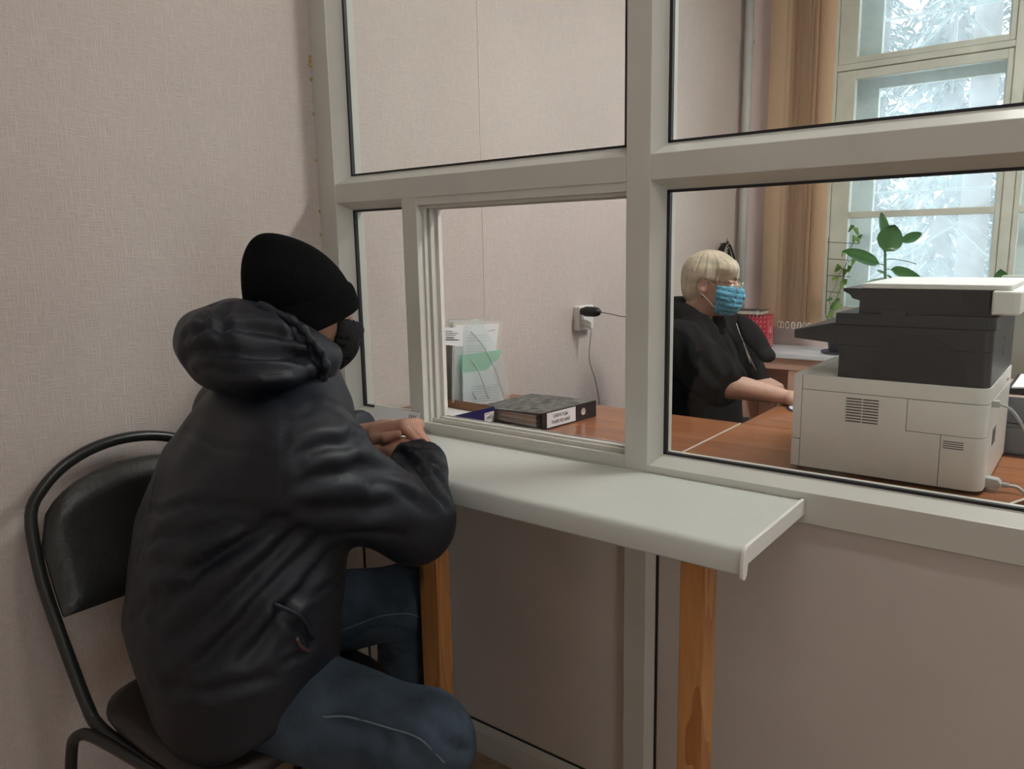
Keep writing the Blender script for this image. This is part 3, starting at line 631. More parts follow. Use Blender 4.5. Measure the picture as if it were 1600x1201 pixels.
pc = bez([(RX+.012, Y0+.049, .9355), (RX+.035, Y0+.05, .925), (RX+.06, Y0+.055, .885), (RX+.09, Y0+.055, .82), (RX+.125, Y0+.05, .62), (RX+.13, Y0+.06, .45)], 6)
MB().tube(pc, .0028, 8).build('cord', M['cable_grey'], US, smooth=True)
PC = root('power_cable', (RX+.01, Y0+.07, .76), 'thick grey power cable plugged low into the printer side', 'cable')
MB().prism([(RX-.002, .757), (RX+.022, .757), (RX+.028, .761), (RX+.028, .769), (RX+.022, .777), (RX-.002, .779)], 'y', Y0+.05, Y0+.074).build('plug', M['cable_grey'], PC, bevel=.002)
MB().tube([(RX+.027+.006*k/3, Y0+.062, .7655) for k in range(8)], [.006, .0045]*4, 8).build('strain_relief', M['cable_grey'], PC, smooth=True)
pc = bez([(RX+.04, Y0+.062, .7655), (RX+.06, Y0+.062, .762), (RX+.085, Y0+.05, .735), (RX+.10, Y0+.04, .66), (RX+.105, Y0+.03, .4)], 6)
MB().tube(pc, .0038, 8).build('cord', M['cable_grey'], PC, smooth=True)

# trays, papers and monitor behind the printer
DT = root('document_tray', (0, 2.28, .75), 'grey-blue stacked document trays on the desk right of the printer', 'tray')
for k in range(2):
    z = .752+k*.075
    MB().box(-.218, .10, 2.17, 2.45, z, z+.004).box(-.218, -.214, 2.17, 2.45, z, z+.066).box(.096, .10, 2.17, 2.45, z, z+.066).box(-.218, .10, 2.17, 2.174, z, z+.066).build('tray', M['grey_tray'], DT, bevel=.001)
MB().box(-.21, .09, 2.18, 2.44, .757, .775).build('paper_stack', M['paper2'], DT)
sb = root('black_folder', (0, 2.3, .9), 'black folder with white sheets lying on the document trays', 'folder')
MB().hexa([(-.19, 2.19, .8945), (.08, 2.18, .8945), (.08, 2.42, .8945), (-.19, 2.43, .8945), (-.19, 2.19, .91), (.08, 2.18, .935), (.08, 2.42, .93), (-.19, 2.43, .91)]).build('cover', M['black_plastic'], sb, bevel=.002)
MB().hexa([(-.18, 2.185, .9105), (.07, 2.175, .9355), (.07, 2.40, .931), (-.18, 2.41, .9105), (-.18, 2.185, .914), (.07, 2.175, .939), (.07, 2.40, .9345), (-.18, 2.41, .914)]).build('sheets', M['paper'], sb)
MO = root('computer_monitor', (-.03, 2.65, .75), 'pale grey computer monitor half hidden behind the printer', 'monitor')
MB().box(-.27, .20, 2.66, 2.69, .86, 1.16).build('screen_housing', M['monitor'], MO, bevel=.006)
MB().box(-.26, .19, 2.6895, 2.6905, .875, 1.15).build('screen', M['black_plastic'], MO)
MB().box(-.06, .0, 2.63, 2.66, .76, .95).build('stand', M['black_plastic'], MO, bevel=.004); MB().box(-.13, .07, 2.56, 2.74, .75, .762).build('base', M['black_plastic'], MO, bevel=.004)
MP = root('mouse_mat', (-.70, 2.46, .75), 'small pale blue-edged pad under the woman\'s hand', 'mouse mat')
MB().lathe([(.088, 0), (.09, .002), (.088, .004)], (-.705, 2.45, .7502), 28).build('pad', M['card_blue'], MP); MB().lathe([(.084, 0), (.084, .001)], (-.705, 2.45, .7542), 28).build('pad_face', M['tabletop'], MP)

# ------------------------------------------------------------ things on the left desk
def text(body, size, loc, U, Vv, m, parent, name, bold=0.0):
    cu = bpy.data.curves.new(name, 'FONT'); cu.body = body; cu.size = size; cu.align_x = 'CENTER'; cu.align_y = 'CENTER'; cu.extrude = .0002; cu.offset = bold
    o = bpy.data.objects.new(name, cu); COL.objects.link(o); dg = bpy.context.evaluated_depsgraph_get()
    me = bpy.data.meshes.new_from_object(o.evaluated_get(dg)); bpy.data.objects.remove(o)
    U = Vector(U).normalized(); Vv = Vector(Vv).normalized(); Nn = U.cross(Vv)
    mx = Matrix(((U.x, Vv.x, Nn.x, loc[0]), (U.y, Vv.y, Nn.y, loc[1]), (U.z, Vv.z, Nn.z, loc[2]), (0, 0, 0, 1)))
    me.transform(mx); return link_mesh(name, me, m, parent)
# lever arch binder
BI = root('lever_arch_binder', (-1.38, 1.90, .75), 'black marbled lever arch binder with white spine label lying on the left desk', 'binder')
sd = np.array([.112, .994, 0]); dd = np.array([-.994, .112, 0]); b0 = np.array([-1.262, 1.752, .7505]); SL, DL = .25, .27
def bp_(s, d, z): return b0+sd*s+dd*d+np.array([0, 0, z])
MB().hexa([bp_(0, 0, 0), bp_(0, DL, 0), bp_(SL, DL, 0), bp_(SL, 0, 0), bp_(0, 0, .003), bp_(0, DL, .003), bp_(SL, DL, .003), bp_(SL, 0, .003)]).build('lower_cover', M['marble'], BI)
MB().hexa([bp_(0, 0, .047), bp_(0, DL, .032), bp_(SL, DL, .036), bp_(SL, 0, .047), bp_(0, 0, .050), bp_(0, DL, .035), bp_(SL, DL, .039), bp_(SL, 0, .050)]).build('upper_cover', M['marble'], BI)
MB().hexa([bp_(0, -.0015, 0), bp_(0, .003, 0), bp_(SL, .003, 0), bp_(SL, -.0015, 0), bp_(0, -.0015, .0505), bp_(0, .003, .0505), bp_(SL, .003, .0505), bp_(SL, -.0015, .0505)]).build('spine', M['black_plastic'], BI, bevel=.001)
for k in range(5):
    z = .004+k*.0075; o_ = random.uniform(.002, .012)
    MB().hexa([bp_(.008+o_*.4, .03, z), bp_(.006+o_, DL-.006-o_, z*.75), bp_(SL-.02, DL-.02, z*.75), bp_(SL-.02, .03, z), bp_(.008+o_*.4, .03, z+.006), bp_(.006+o_, DL-.006-o_, z*.75+.004), bp_(SL-.02, DL-.02, z*.75+.004), bp_(SL-.02, .03, z+.006)]).build('paper_stack', M['paper2'] if k % 2 else M['paper'], BI)
MB().hexa([bp_(.022, -.0022, .004), bp_(.022, -.001, .004), bp_(.150, -.001, .004), bp_(.150, -.0022, .004), bp_(.022, -.0022, .047), bp_(.022, -.001, .047), bp_(.150, -.001, .047), bp_(.150, -.0022, .047)]).build('spine_label', M['paper'], BI)
for tx, z in (('ОБРАЗЦЫ', .034), ('ЗАЯВЛЕНИЙ', .016)):
    text(tx, .0135, bp_(.082, -.0024, z), sd, (0, 0, 1), M['ink'], BI, 'label_text', .0002)
MB().lathe([(.011, 0), (.011, .0015), (.008, .0015), (.008, .0002)], bp_(.186, -.0016, .026), 20, ax=(sd, (0, 0, 1), -dd)).build('finger_ring', M['chrome'], BI, smooth='auto')
# cardboard box with blue outside
CB = root('cardboard_box', (-1.55, 1.68, .75), 'open shallow cardboard box, blue outside and brown inside, beside the binder', 'box')
A0 = np.array([-1.448, 1.770, .7505]); uA = np.array([-.06, -.998, 0]); uD = np.array([-.998, .06, 0])
BXL, BXW = .30, .20
def cb(a, d, z): return A0+uA*a+uD*d+np.array([0, 0, z])
def wallpiece(a0, a1, d0, d1, z0, z1, nm, m_): MB().hexa([cb(a0, d0, z0), cb(a1, d0, z0), cb(a1, d1, z0), cb(a0, d1, z0), cb(a0, d0, z1), cb(a1, d0, z1), cb(a1, d1, z1), cb(a0, d1, z1)]).build(nm, m_, CB)
hB = .048
wallpiece(0, BXL, 0, BXW, 0, .002, 'base', M['card_brown'])
wallpiece(0, BXL, 0, .0012, 0, hB, 'side', M['card_blue']); wallpiece(0.0015, BXL-.0015, .0012, .003, .002, hB, 'side_lining', M['card_brown'])
wallpiece(0, .0012, .0012, BXW, 0, hB, 'side', M['card_blue']); wallpiece(.0012, .003, .003, BXW, .002, hB, 'side_lining', M['card_brown'])
wallpiece(BXL-.0015, BXL, 0, BXW, 0, hB, 'side', M['card_brown']); wallpiece(0, BXL, BXW-.002, BXW, 0, hB+.004, 'side', M['card_brown'])
wallpiece(.006, BXL-.006, .006, BXW-.01, .002, .022, 'paper_stack', M['paper'])
wallpiece(.002, .044, -.0006, 0, .004, .034, 'label', M['paper'])
sc = MB()
def cbq(a, z): return tuple(cb(a, -.0009, z))
for q in ([(.040, .030), (.034, .0303), (.022, .0305)], [(.036, .010), (.030, .022), (.026, .012), (.022, .024), (.019, .014), (.012, .022)], [(.038, .016), (.024, .020), (.010, .027)], [(.016, .012), (.012, .018), (.008, .012), (.014, .010)]):
    sc.tube([cbq(*p) for p in q], .0007, 4)
sc.build('handwriting', M['ink'], CB)
# document holder leaning on the wall
DH = root('document_holder', (-1.62, 1.9, .75), 'upright clear plastic document holder with printed sheets and a green slip', 'document holder')
def sheet(px, x0, name, m_, th=.001, lean=.0):
    P = []
    for (u, v) in px:
        q = atx(u, v, x0); q = atx(u, v, x0-lean*(q[2]-.75)); P.append(q)
    n = len(P); vs = [tuple(p) for p in P]+[(p[0]-th, p[1], p[2]) for p in P]
    fs = [tuple(range(n)), tuple(range(n, 2*n))[::-1]]+[(i, n+i, n+(i+1) % n, (i+1) % n) for i in range(n)]
    return MB().add(vs, fs).build(name, m_, DH)
sheet([(702, 499), (765, 497), (762, 625), (704, 628)], -1.655, 'back_sheet', M['holder'], .002)
sheet([(708, 502), (787, 501), (784, 525), (776, 560), (768, 630), (706, 632)], -1.645, 'backing_board', M['paper2'], .002)
sheet([(711, 508), (780, 505), (774, 552), (768, 628), (709, 630)], -1.638, 'printed_sheet', M['paper'])
tl = MB()
for k in range(9):
    v = 524+k*4.2
    if k in (3,): continue
    tl.tube([atx(730, v, -1.636), atx(757+3*(k % 3), v-1, -1.636)], .0006, 4)
tl.tube([atx(762, 517, -1.636), atx(774, 515, -1.636)], .0008, 4); tl.build('printed_lines', M['ink_grey'], DH)
sheet([(707, 541), (724, 541), (726, 628), (707, 629)], -1.615, 'side_sheet', M['holder'], .002)
sheet([(721, 555), (783, 546), (779, 560), (757, 580), (722, 585)], -1.606, 'green_slip', M['green_paper'])
sheet([(723, 583), (768, 577), (790, 630), (724, 632)], -1.604, 'lower_sheet', M['paper'])
tl = MB()
for k in range(7):
    v = 602+k*4.0; tl.tube([atx(738, v+2, -1.602), atx(780, v-2, -1.602)], .0006, 4)
tl.build('printed_lines', M['ink_grey'], DH)
sheet([(724, 512), (734, 503), (745, 498), (752, 501), (760, 514), (780, 548), (788, 565), (794, 590), (797, 629), (722, 632)], -1.596, 'frosted_pocket', M['sheet'])
for q in ([(736, 518), (750, 533), (760, 548), (774, 577), (782, 600), (787, 616)], [(737, 563), (746, 575), (755, 598), (761, 616), (764, 622)], [(738, 610), (744, 623)]):
    MB().tube([atx(u, v, -1.594) for u, v in bez([(a, b, 0) for a, b in q], 4) for u, v in [(u, v)]] if False else [atx(p[0], p[1], -1.594) for p in bez([(a, b, 0) for a, b in q], 4)], .0016, 5).build('pocket_edge', M['white_plastic'], DH, smooth=True)
sheet([(690, 511), (724, 512), (722, 541), (690, 538)], -1.58, 'sign_card', M['paper'])
tl = MB()
for a, b, v, r in ((696, 707, 517, .0007), (693, 716, 520, .0007), (694, 712, 523, .0007), (697, 709, 527, .0011), (694, 717, 530.5, .0011)): tl.tube([atx(a, v, -1.578), atx(b, v+.3, -1.578)], r, 4)
tl.build('printed_lines', M['ink'], DH)
MB().box(-1.66, -1.595, 1.80, 2.0, .7503, .756).build('holder_base', M['holder'], DH)

# ------------------------------------------------------------ socket and plugs
SO = root('wall_socket', (XL, 2.6, .94), 'white double wall socket above the left desk', 'socket')
MB().box(XL+.0015, XL+.032, 2.553, 2.657, .938, 1.034).build('socket_body', M['white_plastic'], SO, bevel=.005)
MB().box(XL+.032, XL+.034, 2.560, 2.650, .944, 1.028).build('face_plate', M['white_plastic'], SO, bevel=.001)
PA = root('power_adapter', (XL+.06, 2.62, 1.0), 'black plug-in adapter with thin cord in the wall socket', 'adapter')
ad = np.array([.98, .16, -.02])
q0 = atx(908, 486, XL+.036)
MB().tube([q0, q0+ad*.012, q0+ad*.02, q0+ad*.060, q0+ad*.075, q0+ad*.082], [.013, .016, .020, .0195, .015, .008], 14).build('adapter_body', M['black_plastic'], PA, smooth='auto')
e0 = q0+ad*.08
MB().tube(bez([e0, e0+np.array([.05, .07, -.02]), e0+np.array([.10, .18, -.06]), (-1.58, 3.0, .62), (-1.60, 3.1, .35)], 6), .0022, 6).build('cord', M['cable_dark'], PA, smooth=True)
PL = root('white_plug', (XL+.05, 2.6, .95), 'pale plug with hanging cable in the wall socket, below the black adapter', 'plug')
q1 = atx(911, 505, XL+.034)
MB().tube([q1, q1+np.array([.012, .004, -.002]), q1+np.array([.026, .008, -.008]), q1+np.array([.033, .01, -.022])], [.016, .016, .012, .005], 12).build('plug_body', M['white_plastic'], PL, smooth='auto')
s_ = q1+np.array([.033, .01, -.02])
MB().tube(bez([s_, atx(921, 560, -1.62), atx(930, 592, -1.62), atx(936, 625, -1.62), atx(937, 640, -1.62), atx(938, 690, -1.62)], 6), .0030, 7).build('cord', M['cable_grey'], PL, smooth=True)

# ------------------------------------------------------------ visitor chair
CH = root('visitor_chair', (-1.3, .76, 0), 'black metal tube visitor chair with padded back against the pink wall', 'chair')
yc, hw = .755, .213
def bx_(z): return np.interp(z, [.40, .45, .62, .75, .89], [-1.40, -1.428, -1.535, -1.592, -1.632])
ap = [(-1.05, yc-hw+.01, .425), (-1.30, yc-hw+.005, .42), (-1.40, yc-hw+.004, .424), (-1.432, yc-hw+.003, .45)]
for z in (.53, .62, .69): ap.append((bx_(z), yc-hw, z))
for k in range(1, 10):
    a = math.pi-math.pi*k/10; z = .735+.152*math.sin(a); ap.append((bx_(z), yc+hw*math.cos(a)*1.0 if True else 0, z))
full = ap+[(p[0], 2*yc-p[1], p[2]) for p in ap[:7][::-1]]
MB().tube(bez(full, 4), .0115, 12).build('back_frame', M['metal_black'], CH, smooth=True)
# padded back
bk = MB(); nU, nV = 20, 12; g0 = []
def back_pt(a, b, off):
    # a in -1..1 across, b 0..1 up
    top = .725+.122*math.sqrt(max(0, 1-abs(a)**2.2)); z = .602+(top-.602)*b
    x = bx_(z)+.012+.030*(1-a*a)*0; y = yc+(hw-.010)*a
    edge = min(1, (1-abs(a))*5, b*5, (1-b)*5); edge = math.sqrt(max(0, 1-(1-edge)**2))
    return (x+off*(.006+.020*edge)+.002, y, z)
for side in (1, -.35):
    for j in range(nV+1):
        for i in range(nU+1): g0.append(back_pt(-1+2*i/nU, j/nV, side))
n1 = (nU+1)*(nV+1); fs = []
for j in range(nV):
    for i in range(nU):
        a = j*(nU+1)+i; q = (a, a+1, a+nU+2, a+nU+1); fs.append(q); fs.append(tuple(n1+k for k in q[::-1]))
rim = [i for i in range(nU+1)]+[j*(nU+1)+nU for j in range(1, nV+1)]+[nV*(nU+1)+i for i in range(nU-1, -1, -1)]+[j*(nU+1) for j in range(nV-1, 0, -1)]
for k in range(len(rim)): a, b = rim[k], rim[(k+1) % len(rim)]; fs.append((a, n1+a, n1+b, b))
bk.add(g0, fs).build('backrest', M['vinyl'], CH, smooth='auto')
# seat pad
st = MB(); ns = 36; rings = []
def sring(k, z):
    out = []
    for i in range(ns):
        a = 2*math.pi*i/ns; c, s = math.cos(a), math.sin(a); e = .45
        out.append((-1.228+k*.215*abs(c)**e*np.sign(c), yc+k*.212*abs(s)**e*np.sign(s), z))
    return out
prf = [(.90, .432), (.98, .436), (1.0, .448), (.985, .459), (.90, .466), (.6, .469), (.2, .470)]
vs_ = [p for k, z in prf for p in sring(k, z)]
fs = [(j*ns+i, j*ns+(i+1) % ns, (j+1)*ns+(i+1) % ns, (j+1)*ns+i) for j in range(len(prf)-1) for i in range(ns)]+[tuple(range(ns))[::-1], tuple((len(prf)-1)*ns+i for i in range(ns))]
st.add(vs_, fs).build('seat', M['seatcloth'], CH, smooth=True)
for s in (-1, 1):
    y = yc+s*.225
    MB().tube(bez([(-1.50, y+s*.05, 0), (-1.455, y+s*.028, .25), (-1.437, y+s*.02, .37), (-1.415, y+s*.015, .412), (-1.36, y, .420), (-1.1, y-s*.02, .420), (-1.06, y-s*.02, .40), (-1.045, y-s*.015, .33), (-1.01, y, 0)], 5), .0105, 10).build('leg', M['metal_black'], CH, smooth=True)
MB().tube([(-1.35, yc-.225, .415), (-1.35, yc+.225, .415)], .009, 8).build('crossbar', M['metal_black'], CH, smooth=True)
MB().tube([(-1.12, yc-.205, .415), (-1.12, yc+.205, .415)], .009, 8).build('crossbar', M['metal_black'], CH, smooth=True)

# ------------------------------------------------------------ people: smooth surfaces grown from distance fields
def nrm(v): v = np.array(v, float); return v/np.linalg.norm(v)
def s_cap(P, a, b, ra, rb):
    a = np.array(a, np.float32); b = np.array(b, np.float32); ba = b-a; pa = P-a
    h = np.clip((pa@ba)/(ba@ba), 0, 1); return np.linalg.norm(pa-h[..., None]*ba, axis=-1)-(ra+(rb-ra)*h)
def s_ell(P, c, r, ax=None):
    q = P-np.array(c, np.float32)
    if ax is not None: q = q@np.array(ax, np.float32).T
    r = np.array(r, np.float32); k0 = np.linalg.norm(q/r, axis=-1); k1 = np.linalg.norm(q/(r*r), axis=-1)
    return k0*(k0-1)/np.maximum(k1, 1e-6)
def s_box(P, c, h, ax, r):
    q = np.abs((P-np.array(c, np.float32))@np.array(ax, np.float32).T)-(np.array(h, np.float32)-r)
    return np.linalg.norm(np.maximum(q, 0), axis=-1)+np.minimum(q.max(-1), 0)-r
def s_tor(P, c, ax, R, r, sx=1.0):
    q = (P-np.array(c, np.float32))@np.array(ax, np.float32).T
    return np.sqrt((np.sqrt((q[..., 0]/sx)**2+q[..., 1]**2)-R)**2+q[..., 2]**2)-r
def smin(a, b, k):
    h = np.clip(.5+.5*(b-a)/k, 0, 1); return b*(1-h)+a*h-k*h*(1-h)
def smax(a, b, k): return -smin(-a, -b, k)
def chain(P, pts, rad, k=.004):
    d = None
    for i in range(len(pts)-1):
        e = s_cap(P, pts[i], pts[i+1], rad[i], rad[i+1]); d = e if d is None else smin(d, e, k)
    return d
def nets(f, lo, hi, h):
    lo = np.array(lo, float); n = np.ceil((np.array(hi, float)-lo)/h).astype(int)+1
    ax = [lo[i]+h*np.arange(n[i]) for i in range(3)]
    val = np.empty(n, np.float32)
    for i0 in range(0, n[0], 24):                     # in slabs, to stay small in memory
        g = np.stack(np.meshgrid(ax[0][i0:i0+24], ax[1], ax[2], indexing='ij'), -1).astype(np.float32); val[i0:i0+24] = f(g)
    val[0] = val[-1] = 1; val[:, 0] = val[:, -1] = 1; val[:, :, 0] = val[:, :, -1] = 1
    s = val < 0; c = np.zeros(np.array(n)-1, np.int8); corners = [(i, j, k) for i in (0, 1) for j in (0, 1) for k in (0, 1)]
    sl = lambda o: tuple(slice(o[a], n[a]-1+o[a]) for a in range(3))
    for o in corners: c += s[sl(o)]
    cells = np.argwhere((c > 0) & (c < 8)); idx = -np.ones(c.shape, np.int64); idx[tuple(cells.T)] = np.arange(len(cells))
    acc = np.zeros((len(cells), 3)); cnt = np.zeros(len(cells))
    for a in corners:
        for d in range(3):
            if a[d]: continue
            b = list(a); b[d] = 1; va = val[tuple((cells+a).T)]; vb = val[tuple((cells+np.array(b)).T)]; m = (va < 0) != (vb < 0)
            t = np.where(m, va/np.where(m, va-vb, 1), 0); p = cells+np.array(a, float); p[:, d] += t; acc[m] += p[m]; cnt[m] += 1
    V_ = lo+h*acc/cnt[:, None]; quads = []
    for d in range(3):
        o = [0, 0, 0]; o[d] = 1
        A_ = s[tuple(slice(0, n[a]-o[a]) for a in range(3))]; B2 = s[tuple(slice(o[a], n[a]) for a in range(3))]
        E_ = np.argwhere(A_ != B2); e1, e2 = (d+1) % 3, (d+2) % 3
        E_ = E_[(E_[:, e1] > 0) & (E_[:, e2] > 0) & (E_[:, e1] < n[e1]-1) & (E_[:, e2] < n[e2]-1)]
        if not len(E_): continue
        def cell(da, db): q = E_.copy(); q[:, e1] -= da; q[:, e2] -= db; return idx[tuple(q.T)]
        Q = np.stack([cell(1, 1), cell(0, 1), cell(0, 0), cell(1, 0)], 1); fl = A_[tuple(E_.T)]
        Q[~fl] = Q[~fl][:, ::-1]; quads.append(Q)
    return V_, np.concatenate(quads)
def vnormals(V_, Q):
    n = np.cross(V_[Q[:, 2]]-V_[Q[:, 0]], V_[Q[:, 3]]-V_[Q[:, 1]]); N_ = np.zeros_like(V_)
    for k in range(4): np.add.at(N_, Q[:, k], n)
    return N_/np.maximum(np.linalg.norm(N_, axis=1), 1e-12)[:, None]
def relax(V_, Q, it=2, w=.5):
    for _ in range(it):
        S = np.zeros_like(V_); c = np.zeros(len(V_))
        for k in range(4):
            a, b = Q[:, k], Q[:, (k+1) % 4]; np.add.at(S, a, V_[b]); np.add.at(S, b, V_[a]); np.add.at(c, a, 1); np.add.at(c, b, 1)
        V_ = V_*(1-w)+w*S/np.maximum(c, 1)[:, None]
    return V_
def on_surface(V_, u, v, tol=.009):
    d = ray(u, v); d = d/np.linalg.norm(d); q = V_-CAM; t = q@d; r = np.linalg.norm(q-t[:, None]*d, axis=1); m = r < tol
    if not m.any(): return None
    i = np.where(m)[0][np.argmin(t[m])]; return V_[i]
def creases(V_, Q, lines):
    # each fold: pixel polyline laid on the near surface, width, depth, bulge; returns displaced vertices
    Nn = vnormals(V_, Q); disp = np.zeros(len(V_))
    for pts, w, dep, bul in lines:
        P = [on_surface(V_, *p) for p in bez([(a, b, 0) for a, b in pts], 5) for p in [(p[0], p[1])]]
        P = [p for p in P if p is not None]
        if len(P) < 2: continue
        d = np.full(len(V_), 9.); tt = np.zeros(len(V_)); m = len(P)-1
        lo = np.min(P, 0)-.06; hi = np.max(P, 0)+.06; sel = np.where(((V_ > lo) & (V_ < hi)).all(1))[0]
        for i in range(m):
            if np.linalg.norm(P[i+1]-P[i]) > .08: continue
            ba = P[i+1]-P[i]; pa = V_[sel]-P[i]; h = np.clip((pa@ba)/max(ba@ba, 1e-9), 0, 1); e = np.linalg.norm(pa-h[:, None]*ba, axis=1); better = e < d[sel]
            d[sel[better]] = e[better]; tt[sel[better]] = (i+h[better])/m
        env = np.sin(np.clip(tt, 0, 1)*math.pi*.86+.22)**.6
        disp += env*(-dep*np.exp(-(d/w)**2)+bul*np.exp(-((d-2.0*w)/(1.3*w))**2))
    return V_+Nn*disp[:, None]
def vmesh(name, V_, Q, m_, parent, smooth=True):
    me = bpy.data.meshes.new(name); me.from_pydata([tuple(p) for p in V_.tolist()], [], [tuple(q) for q in Q.tolist()])
    return link_mesh(name, me, m_, parent, smooth)
def wob(V_, Q, amp, freq, seed, aniso=(1, 1, 1)):
    rs = np.random.RandomState(seed); Nn = vnormals(V_, Q); d = np.zeros(len(V_))
    for k in range(10):
        w = rs.normal(size=3)*np.array(aniso)*freq*rs.uniform(.5, 1.6); d += np.sin(V_@w+rs.uniform(0, 6.28))
    return V_+Nn*(amp*d/3.2)[:, None]

M['jacket'] = mat('navy_nylon', (.0062, .0086, .0160), .52, .12, 30, bump=.15, bscale=900, spec=.45)
M['knit'] = mat('black_knit', (.0045, .0045, .005), .95, .2, 60, bump=.6, bscale=700, spec=.1, stretch=(1, 1, .35))
M['maskblack'] = mat('black_fabric', (.006, .006, .007), .8, .2, 60, spec=.3)
M['denim'] = mat('dark_blue_denim', (.042, .060, .084), .85, .35, 14, bump=.4, bscale=900, spec=.2)
M['denim_seam'] = mat('pale_denim_seam', (.13, .16, .19), .9)
M['skin'] = mat('skin', (.50, .27, .19), .5, .12, 30, bump=.15, bscale=300, spec=.4)
M['skin_pale'] = mat('pale_skin', (.52, .31, .24), .5, .10, 30, bump=.1, bscale=300, spec=.4)
M['shoe'] = mat('black_leather', (.012, .012, .012), .4)
M['blackcloth'] = mat('black_cloth', (.0075, .0075, .0085), .9, .15, 25, spec=.12)
M['blackcloth2'] = mat('charcoal_cloth', (.016, .017, .020), .8, .25, 25, spec=.15)
M['hair'] = mat('blonde_hair', (.52, .45, .34), .45, .25, 34, bump=.3, bscale=140, spec=.4, stretch=(.25, 1, 1))
M['maskblue'] = mat('blue_medical_mask', (.13, .40, .58), .75, .08, 40, bump=.2, bscale=500, spec=.2)
M['eye'] = mat('eye_white', (.75, .72, .70), .2); M['iris'] = mat('iris', (.06, .05, .04), .2)
M['gold'] = mat('gold_wire', (.75, .55, .38), .25, .02, metal=1)
M['lens'] = mat_glass('spectacle_lens', (.97, .97, .97), 1.0)
M['chairgrey'] = mat('dark_grey_fabric', (.028, .028, .031), .8, .15, 40, bump=.3, bscale=300)
M['zip'] = mat('brown_zip', (.07, .03, .025), .4)

def hand_field(W_, X, Nn, curls, thumb, scale=1.0, spread=1.0, mirror=1):
    X = nrm(X); Nn = nrm(np.array(Nn)-X*np.dot(Nn, X)); S = np.cross(Nn, X)*mirror       # S points to the thumb side
    L_ = [(.044, .027, .022), (.049, .031, .023), (.045, .029, .022), (.036, .021, .019)]
    off = (.031, .0105, -.0105, -.030); fw_ = (.088, .092, .088, .080); rr = (.0092, .0094, .0089, .0080)
    fingers = []
    for i in range(4):
        p = W_+scale*(X*fw_[i]+S*off[i]-Nn*.002); pts = [W_+scale*(X*.055+S*off[i]*.85), p]; ang = 0; c = curls[i]
        for j in range(3):
            ang += math.radians(c[j]); d = X*math.cos(ang)-Nn*math.sin(ang)+S*(off[i]*3*(spread-.4)*math.cos(ang)*.5); d = nrm(d); p = p+scale*d*L_[i][j]; pts.append(p)
        r = rr[i]*scale; fingers.append((pts, [r*.9, r*1.1, r*.98, r*.92, r*.78]))
    tp = [W_+scale*np.array(X*a+S*b+Nn*c) for a, b, c in thumb]
    def f(P):
        d = s_box(P, W_+scale*X*.052, (scale*.050, scale*.043, scale*.0155), [X, S, Nn], scale*.0145)
        d = smin(d, s_cap(P, W_-scale*X*.05, W_+scale*X*.02, .026*scale, .025*scale), .018)
        d = smin(d, s_ell(P, W_+scale*(X*.042+S*.030-Nn*.006), np.array([.036, .018, .017])*scale, [X, S, Nn]), .012)
        for pts, r in fingers: d = smin(d, chain(P, pts, r, .003), .0032)
        d = smin(d, chain(P, tp, [.0145*scale, .0125*scale, .0112*scale, .0085*scale][:len(tp)], .004), .009)
        return d
    nails = []
    for pts, r in fingers:
        t = nrm(pts[-1]-pts[-2]); nails.append((pts[-1], t, nrm(Nn*1.0+t*np.dot(t, Nn)*-1+X*.0), r[-1]))
    return f, fingers, tp
def head_axes(heading, pitch, roll=0):
    h = np.array([math.sin(math.radians(heading)), math.cos(math.radians(heading)), 0]); r = np.array([h[1], -h[0], 0]); u = np.array([0, 0, 1.])
    p = math.radians(pitch); f = h*math.cos(p)-u*math.sin(p); u = u*math.cos(p)+h*math.sin(p)
    q = math.radians(roll); r, u = r*math.cos(q)+u*math.sin(q), u*math.cos(q)-r*math.sin(q)
    return r, f, u
def head_field(c, ax, s=1.0):
    r, f, u = ax; A = [r, f, u]
    L = lambda a, b, d: c+s*(r*a+f*b+u*d)
    def fld(P):
        d = s_ell(P, L(0, -.012, .028), np.array([.074, .095, .088])*s, A)
        d = smin(d, s_ell(P, L(0, .028, -.03), np.array([.060, .062, .078])*s, A), .03)
        d = smin(d, s_ell(P, L(0, .045, -.088), np.array([.034, .032, .024])*s, A), .03)
        for k in (-1, 1):
            d = smin(d, s_ell(P, L(k*.036, .052, -.028), np.array([.024, .028, .022])*s, A), .02)
            d = smin(d, s_ell(P, L(k*.033, .078, .021), np.array([.026, .012, .008])*s, A), .012)
            e = s_ell(P, L(k*.031, .092, .004), np.array([.015, .014, .010])*s, A); d = smax(d, -e, .008)
            ear = np.maximum(s_ell(P, L(k*.077, -.016, -.004), np.array([.010, .020, .033])*s, A), -s_ell(P, L(k*.089, -.012, .0), np.array([.010, .012, .020])*s, A)); d = smin(d, ear, .006)
        d = smin(d, chain(P, [L(0, .088, .012), L(0, .102, -.012), L(0, .112, -.028)], [.007*s, .009*s, .0125*s], .006), .010)
        for k in (-1, 1): d = smin(d, s_ell(P, L(k*.011, .100, -.031), np.array([.008, .010, .007])*s, A), .007)
        d = smin(d, s_ell(P, L(0, .090, -.056), np.array([.024, .010, .007])*s, A), .008)
        d = smin(d, s_ell(P, L(0, .088, -.069), np.array([.020, .010, .007])*s, A), .008)
        return smin(d, s_cap(P, L(0, -.03, -.06), L(0, -.055, -.17), .054*s, .060*s), .025)
    return fld, L

